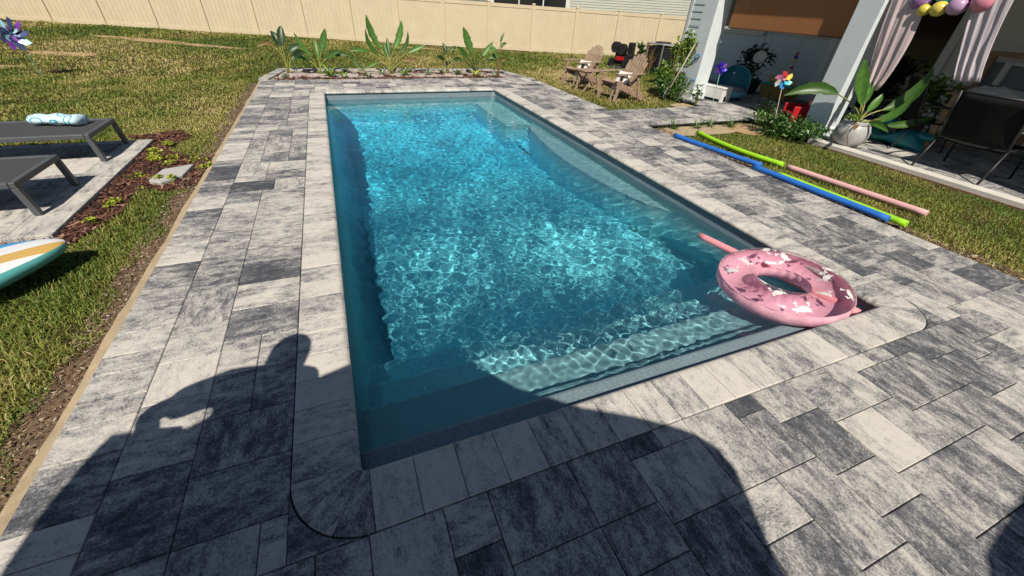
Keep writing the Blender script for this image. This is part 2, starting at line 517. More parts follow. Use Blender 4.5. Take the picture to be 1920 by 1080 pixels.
Z = Z * calm * (1 - .62 * np.clip((YY - 1.6) / 3.6, 0, 1)) - .155
me = bpy.data.meshes.new('pool_water')
V = np.stack([XX, YY, Z], -1).reshape(-1, 3).astype('f')
idx = np.arange(nx * ny).reshape(ny, nx)
F = np.stack([idx[:-1, :-1], idx[:-1, 1:], idx[1:, 1:], idx[1:, :-1]], -1).reshape(-1, 4)
def fast_mesh(me, V, F, k):
    me.vertices.add(len(V)); me.vertices.foreach_set('co', np.ascontiguousarray(V, 'f').ravel())
    me.loops.add(F.size); me.loops.foreach_set('vertex_index', np.ascontiguousarray(F, 'i').ravel())
    me.polygons.add(len(F)); me.polygons.foreach_set('loop_start', np.arange(0, F.size, k, dtype='i'))
    me.polygons.foreach_set('loop_total', np.full(len(F), k, 'i'))
    me.update(calc_edges=True)
fast_mesh(me, V, F, 4)
me.polygons.foreach_set('use_smooth', [True] * len(me.polygons))
wm = bpy.data.materials.new('water'); wm.use_nodes = True; t = wm.node_tree; t.nodes.remove(t.nodes['Principled BSDF'])
g = t.nodes.new('ShaderNodeBsdfGlass'); g.inputs['IOR'].default_value = 1.33; g.inputs['Roughness'].default_value = 0; g.inputs['Color'].default_value = (1, 1, 1, 1)
t.links.new(g.outputs[0], t.nodes['Material Output'].inputs[0])
me.materials.append(wm)
water = bpy.data.objects.new('pool_water', me); S.collection.objects.link(water); water['kind'] = 'structure'
water.cycles.is_caustics_caster = True

# ------------------------------------------------------------ soil, sand and mulch beds
sand = plain('yellow_sand', (.35, .275, .175), .95, .25, 9, .5, 90)
soil = plain('brown_debris', (.13, .085, .05), .95, .45, 25, .8, 120)
dirtpatch = plain('dry_dirt', (.36, .25, .13), .95, .3, 8, .6, 80)
def wavy_strip(xa, xb, y0, y1, z, amp, seed, step=.08, z2=None):
    r = random.Random(seed); mb = MB(); k = int((y1 - y0) / step)
    for i in range(k + 1):
        y = y0 + (y1 - y0) * i / k
        wv = noise.noise(Vector((y * 1.7, seed, 0))) * amp + noise.noise(Vector((y * 9, seed, 3))) * amp * .4
        mb.v += [(xa + wv, y, z if z2 is None else z2), (xb, y, z)]
    mb.f = [(2 * i, 2 * i + 1, 2 * i + 3, 2 * i + 2) for i in range(k)]
    return mb
struct('soil_strip', wavy_strip(-1.50, -1.3, -3.2, 10.0, -.045, .07, 4, z2=-.055), soil)
struct('sand_edging', wavy_strip(-1.315, -1.25, -3.2, 10.05, -.008, .022, 2, z2=-.03), sand)
struct('dry_soil_strip', wavy_strip(5.62, 5.3, -3.2, 4.86, -.045, .05, 8, z2=-.052), soil)
def irregular(cx, cy, rx, ry, z, seed, n=28, rz=0):
    mb = MB(); pts = []
    for k in range(n):
        a = 2 * PI * k / n; q = 1 + .35 * noise.noise(Vector((math.cos(a) * 1.6, math.sin(a) * 1.6, seed)))
        x, y = rx * q * math.cos(a), ry * q * math.sin(a)
        pts.append((cx + x * math.cos(rz) - y * math.sin(rz), cy + x * math.sin(rz) + y * math.cos(rz)))
    mb.v = [(x, y, z + ground_z(x, y) + .062) for x, y in pts] + [(cx, cy, z + ground_z(cx, cy) + .066)]
    mb.f = [(i, (i + 1) % n, n) for i in range(n)]
    return mb
SANDY = [(6.2, 4.55, .95, .30, 1, 0), (7.5, 6.42, .42, .2, 5, 0.2), (7.3, 4.45, .6, .35, 6, 0)]
for q in SANDY: struct('sand_patch', irregular(q[0], q[1], q[2], q[3], -.04, q[4], rz=q[5]), sand if q[4] < 6 else dirtpatch)
BARE = [(-4.8, 17.3, 2.6, .35, 9, -.5), (-6.2, 14.3, .9, .3, 10, -.3), (-7.0, 12.2, .8, .35, 11, 0), (3.5, 17.6, 2.4, .18, 12, -.28)]
for q in BARE: struct('bare_soil', irregular(q[0], q[1], q[2], q[3], -.052, q[4], rz=q[5]), dirtpatch)
MULCH = [[(-2.12, 5.6), (-2.5, 5.95), (-1.95, 6.15), (-1.72, 5.75), (-1.9, 5.2), (-1.45, 4.75), (-1.33, 4.9), (-1.32, 3.8), (-1.6, 3.75), (-1.85, 4.0), (-1.8, 3.3), (-1.98, 2.75), (-2.5, 2.62), (-3.6, 2.62), (-3.6, 2.9), (-2.12, 2.9)]]
def inpoly(x, y, P_):
    c = False; j = len(P_) - 1
    for i in range(len(P_)):
        if (P_[i][1] > y) != (P_[j][1] > y) and x < (P_[j][0] - P_[i][0]) * (y - P_[i][1]) / (P_[j][1] - P_[i][1]) + P_[i][0]: c = not c
        j = i
    return c
mulchm = plain('mulch_base', (.075, .028, .018), .95, .4, 40, .8, 130)
for i, q in enumerate(MULCH): struct('mulch_bed', MB().add([(x, y, -.048) for x, y in q], [tuple(range(len(q)))]), mulchm)
# mulch chips
def chips(name, inside, bounds, count, size, seed, z, mat):
    r = random.Random(seed); mb = MB(); k = 0
    while k < count:
        x = r.uniform(bounds[0], bounds[1]); y = r.uniform(bounds[2], bounds[3])
        k += 1
        if not inside(x, y): continue
        L_ = size * r.uniform(.5, 1.5); W_ = L_ * r.uniform(.15, .4); a = r.uniform(0, PI); tilt = r.uniform(-.5, .5)
        M_ = Matrix.Translation((x, y, z + r.uniform(0, .02))) @ Matrix.Rotation(a, 4, 'Z') @ Matrix.Rotation(tilt, 4, 'Y') @ Matrix.Rotation(r.uniform(-.6, .6), 4, 'X')
        mb.join(MB().box(-L_ / 2, L_ / 2, -W_ / 2, W_ / 2, -W_ * .2, W_ * .2).xf(M_))
    o = obj(name, mb, mat); o['kind'] = 'stuff'
    return o
n = NT('mulch_chip'); geo = n.n('ShaderNodeNewGeometry')
n.set(Base_Color=n.ramp(geo.outputs['Random Per Island'], [(0, (.02, .009, .006)), (.5, (.075, .026, .016)), (.85, (.15, .058, .034)), (1, (.3, .18, .12))]), Roughness=.85)
MCH = n.m
chips('mulch_chips', lambda x, y: inpoly(x, y, MULCH[0]), (-3.6, -1.3, 2.6, 6.2), 12000, .045, 1, -.045, MCH)
n = NT('debris_chip'); geo = n.n('ShaderNodeNewGeometry')
n.set(Base_Color=n.ramp(geo.outputs['Random Per Island'], [(0, (.05, .03, .02)), (.5, (.16, .10, .055)), (.8, (.3, .22, .13)), (1, (.45, .4, .33))]), Roughness=.9)
DCH = n.m
chips('soil_debris', lambda x, y: True, (-1.50, -1.31, -.4, 9.9), 9000, .014, 2, -.048, DCH)
chips('lawn_edge_debris', lambda x, y: True, (5.31, 5.55, -.6, 4.8), 2200, .03, 3, -.045, DCH)

# ------------------------------------------------------------ lounge pad, stepping stone
P = Pavers(31)
X = list(-2.42 - np.linspace(0, 3.2, 23)[::-1]); Y = list(np.linspace(3.2, 5.62, 19))
tile(P, X, Y, [[False] * (len(X) - 1) for _ in range(len(Y) - 1)], -.004, tonefn=lambda r: min(.95, r.gauss(.68, .12)))
y = 2.9
while y < 5.61:
    h = min(.44, 5.62 - y)
    if 5.62 - (y + h) < .12: h = 5.62 - y
    P.quadstone(-2.42, -2.12, y, y + h, -.004, 'y', tone=.74, thick=.07); y += h
x = -2.42
while x > -5.6:
    P.quadstone(x - .44, x, 2.9, 3.2, -.004, 'x', tone=.7, thick=.07); x -= .44
mbp = MB().add([(-5.6, 2.92, -.018), (-2.14, 2.92, -.018), (-2.14, 5.6, -.018), (-5.6, 5.6, -.018)], [(0, 1, 2, 3)])
struct('lounge_pad_bedding', mbp, joint)
o = P.build('lounge_pad'); o['kind'] = 'structure'
stone_grey = plain('stone_grey', (.38, .38, .37), .85, .12, 8, .4, 90)
o = obj('stepping_stone', MB().prism([(-1.46, 4.48), (-1.73, 4.36), (-1.77, 4.02), (-1.65, 3.94), (-1.49, 4.10)], -.05, -.005), stone_grey, bevel=.008)
tag(o, 'flat pale grey stepping stone lying in the red mulch beside the deck', 'stepping stone')

# ------------------------------------------------------------ grass
PAD = (-5.7, -2.1, 2.88, 5.64)
BEDR = (-1.2, 5.0, 9.95, 11.75)
def lawn_ok(x, y):
    e = .05 * np.sin(y * 5.1) + .035 * np.sin(y * 13.7 + 1)
    ok = (x < -1.42 + e) | (x > 5.38 + e * .8) | (y > 10.08)
    ok &= ~((x > PAD[0]) & (x < PAD[1]) & (y > PAD[2]) & (y < PAD[3]))
    ok &= ~((x > BEDR[0] + np.maximum(0, y - 11.2) * .3) & (x < BEDR[1]) & (y > BEDR[2]) & (y < BEDR[3]))
    ok &= ~((x > -1.3) & (x < 5.4) & (y < 10.08))
    ok &= ~((x > 5.2) & (y > 4.82) & (y < 6.15))
    ok &= ~((x > 7.6) & (y < 7.25))
    ok &= ~((x > 11.2) & (y < 11.3))
    ok &= y < 18.45 - .29 * (x - 5)
    return ok
RM = [(q[0], q[1], q[2], q[3], q[5], .12) for q in SANDY] + [(q[0], q[1], q[2], q[3], q[5], .25) for q in BARE]
def vnoise(x, y, s, seed):
    r = np.random.default_rng(seed); t = np.zeros_like(x)
    for _ in range(9):
        a = r.uniform(0, 2 * PI); k = s * r.uniform(.5, 1.6)
        t += np.sin(k * (x * np.cos(a) + y * np.sin(a)) + r.uniform(0, 6.28))
    return t / 3
def grass(name, regions, seed, mat):
    r = np.random.default_rng(seed); VS = []; CS = []
    for x0, x1, y0, y1, dens, hh, ww in regions:
        N = int((x1 - x0) * (y1 - y0) * dens)
        x = r.uniform(x0, x1, N); y = r.uniform(y0, y1, N)
        ok = lawn_ok(x, y)
        for cx, cy, rx, ry, rz, keep in RM:
            dx, dy = x - cx, y - cy; u = dx * np.cos(rz) + dy * np.sin(rz); v_ = -dx * np.sin(rz) + dy * np.cos(rz)
            ok &= ~(((u / rx) ** 2 + (v_ / ry) ** 2 < 1) & (r.random(N) > keep))
        for q in MULCH:
            bx = np.array(q); m = (x > bx[:, 0].min()) & (x < bx[:, 0].max()) & (y > bx[:, 1].min()) & (y < bx[:, 1].max()) & ok
            for i in np.nonzero(m)[0]:
                if inpoly(x[i], y[i], q) and r.random() > .03: ok[i] = False
        dens_n = vnoise(x, y, 9, 5)
        ok &= r.random(N) < np.clip(.85 + .3 * dens_n, .35, 1)
        x, y = x[ok], y[ok]; N = len(x)
        h = .86 * hh * r.uniform(.5, 1.3, N) * (1 + .25 * vnoise(x, y, 4, 8)); wd = ww * r.uniform(.6, 1.3, N)
        a = r.uniform(0, 2 * PI, N) + 0; lean = r.uniform(.3, 1.15, N)
        dx, dy = np.cos(a), np.sin(a); tw = a + PI / 2 + r.uniform(-.5, .5, N); sx_, sy_ = np.cos(tw), np.sin(tw)
        z0 = -.064 + np.clip((y - 10.5) / 9, 0, 1) * (-.0145) * (x - 4)
        P1 = np.stack([x + dx * h * lean * .35, y + dy * h * lean * .35, z0 + h * .62], -1)
        P2 = np.stack([x + dx * h * lean, y + dy * h * lean, z0 + h * (1.05 - .35 * lean)], -1)
        P0 = np.stack([x, y, z0], -1); Sd = np.stack([sx_, sy_, np.zeros(N)], -1) * wd[:, None] * .5
        VS.append(np.stack([P0 - Sd * .8, P0 + Sd * .8, P1 + Sd, P1 - Sd, P2], 1))
        tone = np.clip(.45 + .26 * vnoise(x, y, 1.1, 3) + .12 * vnoise(x, y, 5, 4) + r.normal(0, .2, N), 0, 1)
        CS.append(tone)
    V = np.concatenate(VS).reshape(-1, 3); tone = np.concatenate(CS); N = len(tone)
    b = np.arange(N)[:, None] * 5
    tri = np.concatenate([b + np.array([[0, 1, 2]]), b + np.array([[0, 2, 3]]), b + np.array([[3, 2, 4]])], 1).reshape(-1, 3)
    me = bpy.data.meshes.new(name); fast_mesh(me, V, tri, 3)
    at = me.attributes.new('tone', 'FLOAT', 'POINT'); at.data.foreach_set('value', np.repeat(tone, 5).astype('f'))
    me.materials.append(mat)
    o = bpy.data.objects.new(name, me); S.collection.objects.link(o); o['kind'] = 'stuff'
    print(name, N)
    return o
n = NT('grass_blade')
tn = n.n('ShaderNodeAttribute', attribute_name='tone').outputs['Fac']
base = n.ramp(tn, [(0, (.065, .125, .016)), (.35, (.15, .21, .032)), (.58, (.26, .26, .055)), (.78, (.39, .33, .11)), (1, (.56, .46, .23))])
n.set(Base_Color=base, Roughness=.55, Specular_IOR_Level=.3)
tr = n.n('ShaderNodeBsdfTranslucent'); n.l(base, tr.inputs[0]); mx = n.n('ShaderNodeMixShader'); mx.inputs[0].default_value = .25
n.l(n.p.outputs[0], mx.inputs[1]); n.l(tr.outputs[0], mx.inputs[2]); n.l(mx.outputs[0], n.out.inputs[0])
GR = n.m
grass('lawn_grass', [(-3.6, -1.3, -.6, 3.0, 9500, .055, .0058), (-4.5, -1.3, 3.0, 7.0, 5200, .052, .0075), (-8, -1.0, 5.6, 11, 2300, .055, .011),
                     (-15, 7, 10, 18, 900, .065, .015), (-15, 4, 18, 25, 420, .07, .025), (5.3, 7.7, -1.2, 4.9, 5200, .048, .0065), (5.2, 11.3, 6.1, 11, 2000, .055, .01),
                     (5, 13, 11, 17, 500, .08, .02)], 21, GR)

# ------------------------------------------------------------ leaf helpers
def leafmat(name, col, trans=.25, var=.35, rough=.4):
    n = NT(name); geo = n.n('ShaderNodeNewGeometry')
    k = geo.outputs['Random Per Island']
    base = n.ramp(k, [(0, tuple(c * (1 - var) for c in col)), (.6, col), (1, tuple(min(1, c * (1 + var) + .01) for c in col))])
    ns = n.noise(n.mapping((1, 1, 1)), 14, 4)
    base = n.mix(1, base, n.ramp(ns, [(.3, .75), (.7, 1.2)]), 'MULTIPLY')
    n.set(Base_Color=base, Roughness=rough, Specular_IOR_Level=.5)
    tr = n.n('ShaderNodeBsdfTranslucent'); n.l(base, tr.inputs[0]); mx = n.n('ShaderNodeMixShader'); mx.inputs[0].default_value = trans
    n.l(n.p.outputs[0], mx.inputs[1]); n.l(tr.outputs[0], mx.inputs[2]); n.l(mx.outputs[0], n.out.inputs[0])
    return n.m
L_BOP = leafmat('paddle_leaf', (.055, .145, .018)); L_STEM = leafmat('yellow_stem', (.26, .27, .06), .1, .3)
L_DARK = leafmat('dark_leaf', (.02, .05, .012), .15); L_LIME = leafmat('lime_leaf', (.33, .38, .035)); L_MID = leafmat('mid_leaf', (.06, .15, .025))
L_YEL = leafmat('bright_leaf', (.17, .28, .04)); L_DRY = leafmat('dry_leaf', (.2, .12, .05), .1); L_PALE = leafmat('pale_leaf', (.22, .28, .17))
L_RUB = leafmat('rubber_leaf', (.014, .018, .012), .05, .5, .25)
def leaf(mb, pts, width, n=8, fold=.35, up=Vector((0, 0, 1)), notch=0, seed=0, power=.75):
    """a blade along bezier pts (3 control points)"""
    r = random.Random(seed); p0, p1, p2 = [Vector(p) for p in pts]; rings = []
    prev = None
    for i in range(n + 1):
        t = i / n
        p = p0 * (1 - t) ** 2 + p1 * 2 * t * (1 - t) + p2 * t * t
        d = ((p1 - p0) * (1 - t) + (p2 - p1) * t).normalized()
        s_ = d.cross(up)
        s_ = s_.normalized() if s_.length > .05 else Vector((1, 0, 0))
        nn = s_.cross(d)
        w_ = width * math.sin(PI * min(.985, max(.02, t)) ** .8) ** power
        wl = w_ * (1 - (notch * r.random() if notch and i % 2 else 0)); wr = w_ * (1 - (notch * r.random() if notch and i % 2 == 0 else 0))
        rings.append([p - s_ * wl + nn * wl * fold, p - s_ * wl * .5 + nn * wl * fold * .38, p, p + s_ * wr * .5 + nn * wr * fold * .38, p + s_ * wr + nn * wr * fold])
    mb.loft(rings, closed=False)
def paddle_plant(parent, specs, mleaf=L_BOP, mstem=L_STEM, seed=0, dry=()):
    """specs: (azimuth, reach, height, blade length, width, droop)"""
    ms, ml, md = MB(), MB(), MB(); r = random.Random(seed)
    for i, (az, reach, h, bl, wd, droop) in enumerate(specs):
        bl *= 1.28; wd *= 1.12; reach *= .85
        d = Vector((math.cos(az), math.sin(az), 0)); b = Vector((r.uniform(-.03, .03), r.uniform(-.03, .03), 0))
        top = b + d * reach * .55 + Vector((0, 0, h - bl * (1 - droop)))
        mid = b + d * reach * .02 + Vector((0, 0, top.z * .6))
        pts = [b * (1 - t) ** 2 + mid * 2 * t * (1 - t) + top * t * t for t in [k / 6 for k in range(7)]]
        ms.tube(pts, [.013 * (1 - .5 * k / 6) + .002 for k in range(7)], 6)
        dirn = (top - mid).normalized()
        tip = top + (d * (.35 + droop) + Vector((0, 0, 1 - droop * 1.35))).normalized() * bl
        c_ = top + dirn * bl * .55
        cd = (CAM - Vector(parent.location)); cd.z = .3; cd = cd.normalized(); up = cd * .9 - d * .35 + Vector((0, 0, .25))
        (leaf)(md if i in dry else ml, (top, c_, tip), wd, 9, .35, up, .25 if r.random() < .5 else .1, seed * 9 + i)
    obj('stem', ms, mstem, parent, smooth=True)
    obj('foliage', ml, mleaf, parent, smooth=True)
    if dry: obj('dry_foliage', md, L_DRY, parent, smooth=True)
def leafcloud(centre, radii, count, size, seed, shape=1.8, flat=.3):
    r = random.Random(seed); mb = MB(); c = Vector(centre)
    clumps = [Vector((r.gauss(0, .45), r.gauss(0, .45), r.gauss(0, .45))) for _ in range(max(3, count // 40))]
    for _ in range(count):
        q = r.choice(clumps) + Vector((r.gauss(0, .22), r.gauss(0, .22), r.gauss(0, .22)))
        if q.length > 1.15: q = q.normalized() * r.uniform(.7, 1.15)
        p = c + Vector((q.x * radii[0], q.y * radii[1], q.z * radii[2]))
        s_ = size * r.uniform(.6, 1.4)
        M_ = Matrix.Translation(p) @ Matrix.Rotation(r.uniform(0, 2 * PI), 4, 'Z') @ Matrix.Rotation(r.uniform(-1.1, .6), 4, 'Y') @ Matrix.Rotation(r.uniform(-.6, .6), 4, 'X')
        v = [(0, 0, 0), (s_ * .5, -s_ / shape * .5, s_ * flat * .3), (s_, 0, -s_ * .1), (s_ * .5, s_ / shape * .5, s_ * flat * .3)]
        mb.add([M_ @ Vector(a) for a in v], [(0, 1, 2), (0, 2, 3)])
    return mb
def twigs(base, centre, radii, count, rr, seed):
    r = random.Random(seed); mb = MB(); b = Vector(base); c = Vector(centre)
    for _ in range(count):
        e = c + Vector((r.uniform(-1, 1) * radii[0], r.uniform(-1, 1) * radii[1], r.uniform(-.4, 1) * radii[2])) * .8
        m = b.lerp(e, .5) + Vector((r.uniform(-.1, .1), r.uniform(-.1, .1), .05)) * radii[2]
        mb.tube([b * (1 - t) ** 2 + m * 2 * t * (1 - t) + e * t * t for t in (0, .25, .5, .75, 1)], [rr, rr * .85, rr * .7, rr * .5, rr * .3], 5)
    return mb
def bush(name, label, cat, loc, radii, h, count, size, mat, seed, group=None, stem=L_STEM, ntw=9):
    t_ = thing(name, label, cat, loc, 0, group)
    obj('branches', twigs((0, 0, 0), (0, 0, h), radii, ntw, .008, seed), stem, t_)
    obj('foliage', leafcloud((0, 0, h), radii, count, size, seed), mat, t_)
    return t_
def rosette(name, label, cat, loc, n, length, width, mat, seed, group, lift=.8):
    r = random.Random(seed); mb = MB()
    for i in range(n):
        a = 2 * PI * i / n * 2.4 + r.uniform(-.2, .2); L_ = length * r.uniform(.7, 1.15); e = r.uniform(.25, 1) * lift
        d = Vector((math.cos(a), math.sin(a), 0))
        leaf(mb, (d * .01, d * L_ * .45 + Vector((0, 0, L_ * e)), d * L_ * (1.1 - e * .5) + Vector((0, 0, L_ * e * .9))), width, 6, .5, Vector((0, 0, 1)), 0, i, .6)
    o = obj(name, mb, mat, smooth=True); o.location = loc
    return tag(o, label, cat, group)

# lime ground-cover clumps in the mulch
LC = [((-1.97, 5.06), .11, 'lime green creeping clump nearest the lounge pad corner'), ((-1.93, 5.36), .09, 'lime green clump farthest back in the mulch near the grass'),
      ((-1.90, 4.80), .12, 'lime green clump just behind left of the grey stepping stone'), ((-1.72, 4.72), .13, 'widest lime green clump at the lawn edge behind the stepping stone'),
      ((-1.47, 4.66), .11, 'lime green clump between the stepping stone and deck edge, farther one'), ((-1.37, 4.38), .09, 'small lime green clump right of the stepping stone by the deck'),
      ((-1.92, 4.27), .07, 'sparse lime green sprig in open mulch left of the stepping stone'), ((-1.74, 4.08), .09, 'lime green clump overlapping the near left corner of the stepping stone'),
      ((-1.55, 4.03), .07, 'small lime green clump on the near edge of the stepping stone'), ((-1.93, 3.50), .09, 'lime green clump at the mulch and grass border, midway down'),
      ((-1.98, 3.15), .045, 'tiny lime green sprout nearest the striped inflatable board')]
for i, (p, rr, lb) in enumerate(LC):
    o = obj('ground_cover_clump', leafcloud((0, 0, .02), (rr, rr, .035), int(rr * 1500), .032, i + 50, 1.3), L_LIME); o.location = (*p, -.045)
    tag(o, lb, 'ground cover plant', 'lime green clumps in the mulch')

# ------------------------------------------------------------ planting bed at the far end
bedm = plain('bed_fill', (.33, .27, .23), .9, .3, 5, .5, 60)
mb = MB().prism([(-1.12, 10.07), (4.75, 10.07), (4.6, 11.3), (-.85, 11.45)], -.06, -.012)
struct('planting_bed', mb, bedm)
P = Pavers(71)
def edge_stones(p, q, wd, L_, z):
    p, q = Vector(p), Vector(q); d = (q - p); k = max(1, round(d.length / L_)); u = d.normalized(); nn = Vector((-u.y, u.x))
    for i in range(k):
        a = p + d * (i / k) + u * .003; b = p + d * ((i + 1) / k) - u * .003
        pts = [a, b, b + nn * wd, a + nn * wd]
        vs = [(c.x, c.y, z - .08) for c in pts] + [(c.x, c.y, z) for c in pts]
        P.stone(vs, [(4, 5, 6, 7), (0, 1, 5, 4), (1, 2, 6, 5), (2, 3, 7, 6), (3, 0, 4, 7)], tone=P.r.uniform(.5, .8))
edge_stones((-1.33, 10.1), (-1.05, 11.45), -.22, .3, .02)
edge_stones((-1.05, 11.45), (4.65, 11.28), .22, .3, .02)
edge_stones((4.65, 11.28), (4.98, 10.08), .22, .3, .02)
o = P.build('bed_edging'); o['kind'] = 'structure'
chips('bed_mulch', lambda x, y: (y < 10.22) or (int(x * 1.4 + y * 3) % 3 == 0 and random.random() < .7), (-1.0, 4.6, 10.09, 11.2), 5200, .06, 12, -.008, MCH)
r = random.Random(8)
flag = plain('flagstone_pink', (.42, .36, .33), .85, .2, 6, .4, 50)
fx = -.95
fi = 0
FL = ['leftmost flat pinkish stone in the far planting bed', 'flat pinkish stone right of the first tall leafy plants in the bed', 'flat stone between the leafy plants and the small sprout in the bed',
      'flat pinkish stone left of the largest paddle-leaf plant', 'flat stone at the foot of the largest paddle-leaf plant', 'flat stone right of the largest paddle-leaf plant',
      'flat pinkish stone in the middle of the right half of the bed', 'flat stone left of the right-hand paddle-leaf plant', 'rightmost flat pinkish stone in the far planting bed']
while fx < 4.4 and fi < 9:
    L_ = .52
    pts = [(fx + r.uniform(0, .06), 10.35 + r.uniform(-.08, .06)), (fx + L_ - r.uniform(.02, .1), 10.33 + r.uniform(-.08, .08)), (fx + L_ - r.uniform(0, .08), 10.75 + r.uniform(-.1, .1)), (fx + L_ * .5, 10.85 + r.uniform(-.05, .08)), (fx + r.uniform(0, .1), 10.75 + r.uniform(-.1, .1))]
    tag(obj('flagstone', MB().prism(pts, -.011, .012), flag, bevel=.006), FL[fi], 'flat stone', 'flat stones in the planting bed')
    fx += L_ + r.uniform(.04, .16); fi += 1
G = 'paddle-leaf plants in the far bed'
z0 = -.01
t_ = thing('paddle_leaf_plant', 'leftmost dark leafy plant in the far bed, leaves bunched on one stem', 'plant', (-.74, 10.95, z0), 0, G)
paddle_plant(t_, [(1.2, .12, .98, .33, .085, .05), (0.2, .3, .62, .26, .08, .45), (3.4, .35, .66, .3, .035, .7), (2.2, .12, .86, .28, .07, .2), (-.4, .42, .52, .24, .07, .55), (.3, .25, .38, .2, .05, .7)], L_DARK, L_STEM, 1, dry=(2,))
t_ = thing('paddle_leaf_plant', 'second plant from the left in the far bed, yellow stalks and spreading paddle leaves', 'plant', (-.05, 10.95, z0), 0, G)
paddle_plant(t_, [(.4, .22, .96, .42, .085, .05), (2.9, .25, .85, .42, .05, .1), (-.2, .45, .55, .3, .06, .45), (-.1, .75, .50, .34, .05, .75), (3.3, .35, .42, .22, .04, .5), (1.6, .1, .7, .3, .05, .1)], L_BOP, L_STEM, 2)
t_ = thing('young_plant', 'small pale green sprout between the second plant and the largest one', 'plant', (.98, 10.8, z0), 0)
paddle_plant(t_, [(2.6, .2, .46, .26, .03, .1), (.2, .28, .30, .22, .035, .5), (1.2, .1, .25, .16, .03, .2)], L_BOP, L_STEM, 3)
t_ = thing('paddle_leaf_plant', 'largest plant in the middle of the far bed, tall upright paddle leaves and yellow stalks', 'plant', (1.67, 10.9, z0), 0, G)
paddle_plant(t_, [(2.6, .42, 1.28, .58, .085, .02), (.3, .42, 1.18, .5, .085, .05), (2.9, .62, .98, .45, .05, .05), (.1, .66, .95, .42, .045, .1), (3.2, 1.0, .62, .36, .05, .7), (.0, 1.0, .72, .38, .06, .5), (.1, .75, .38, .28, .05, .75), (1.5, .1, .8, .35, .05, .05), (2.0, .2, .7, .3, .05, .1)], L_BOP, L_STEM, 4, dry=(6,))
t_ = thing('leafy_plant', 'dark slender plant left of the right-hand paddle-leaf plant in the bed', 'plant', (3.12, 10.7, z0), 0)
paddle_plant(t_, [(1.9, .08, .72, .22, .045, .1), (.4, .2, .66, .2, .04, .3), (.1, .4, .42, .2, .05, .5), (3.3, .18, .44, .18, .05, .5), (1.0, .14, .3, .18, .05, .5), (4.2, .15, .34, .16, .04, .4)], L_DARK, L_STEM, 5)
t_ = thing('paddle_leaf_plant', 'right-hand paddle-leaf plant with one tall blade and arching stalks', 'plant', (3.8, 10.4, z0), 0, G)
paddle_plant(t_, [(2.4, .2, 1.12, .5, .10, .03), (.1, .5, .8, .34, .07, .25), (3.3, .42, .70, .3, .07, .3), (3.3, .75, .44, .28, .02, .8), (.0, .8, .55, .26, .06, .6), (.2, .7, .4, .2, .03, .9)], L_BOP, L_DARK, 6, dry=(5,))
t_ = thing('spindly_plant', 'rightmost thin plant in the bed with small twisted leaves', 'plant', (4.42, 10.25, z0), 0)
paddle_plant(t_, [(.3, .12, 1.02, .2, .03, .1), (2.6, .12, .72, .2, .05, .2), (.2, .22, .8, .16, .04, .4), (.1, .2, .4, .14, .02, .8)], L_MID, L_DRY, 7, dry=(3,))
RS = [((-.78, 10.22), .16, L_PALE, 'silvery tuft at the foot of the leftmost dark plant'), ((.18, 10.45), .34, L_YEL, 'wide bright green rosette below the second plant from the left'), ((.55, 10.95), .2, L_DARK, 'dark green rosette right of the bright green one'),
      ((.48, 10.2), .18, L_YEL, 'low yellow green rosette at the front bed edge, left part'), ((1.05, 10.25), .17, L_MID, 'low green tuft at the front edge below the small sprout'), ((1.42, 10.7), .2, L_PALE, 'grey green rosette just left of the largest plant'),
      ((1.95, 10.45), .26, L_YEL, 'bright green rosette right of the largest plant base'), ((2.55, 10.5), .22, L_PALE, 'spiky grey green tuft in the middle of the bed'), ((3.0, 10.95), .18, L_YEL, 'yellow green tuft beside the dark slender plant'),
      ((3.35, 10.5), .2, L_MID, 'green tuft right of the dark slender plant'), ((3.78, 10.28), .26, L_LIME, 'lime green rosette in front of the right-hand paddle-leaf plant'), ((4.3, 10.25), .18, L_PALE, 'pale tuft at the foot of the rightmost thin plant')]
for i, (p, L_, m_, lb) in enumerate(RS):
    rosette('rosette_plant', lb, 'plant', (*p, -.005), 16, L_, L_ * .09, m_, i + 30, 'low rosettes in the far bed')

# ------------------------------------------------------------ fence
vinyl = plain('cream_vinyl', (.56, .48, .33), .45, .06, 2, .05, 40)
FA = -.28313; FS = 1.8861; FH = 1.65
FD = Vector((math.cos(FA), math.sin(FA), 0))
def fpos(i): return Vector((4.995 + FD.x * FS * (i - 8), 18.521 + FD.y * FS * (i - 8), -.049 - .0231 * (i - 8)))
fen = thing('vinyl_fence', 'long cream vinyl privacy fence along the back of the lawn', 'fence', (0, 0, 0))
FN = Vector((-FD.y, FD.x, 0))
def fbox(a, b, off, th, z0a, z1a, z0b, z1b):
    m = MB(); v = []
    for o_ in (-th / 2 + off, th / 2 + off):
        for p, z in ((a, z0a), (b, z0b), (b, z1b), (a, z1a)): v.append(p + FN * o_ + Vector((0, 0, z)) )
    m.add(v, [(0, 1, 2, 3), (7, 6, 5, 4), (0, 4, 5, 1), (1, 5, 6, 2), (2, 6, 7, 3), (3, 7, 4, 0)]); return m
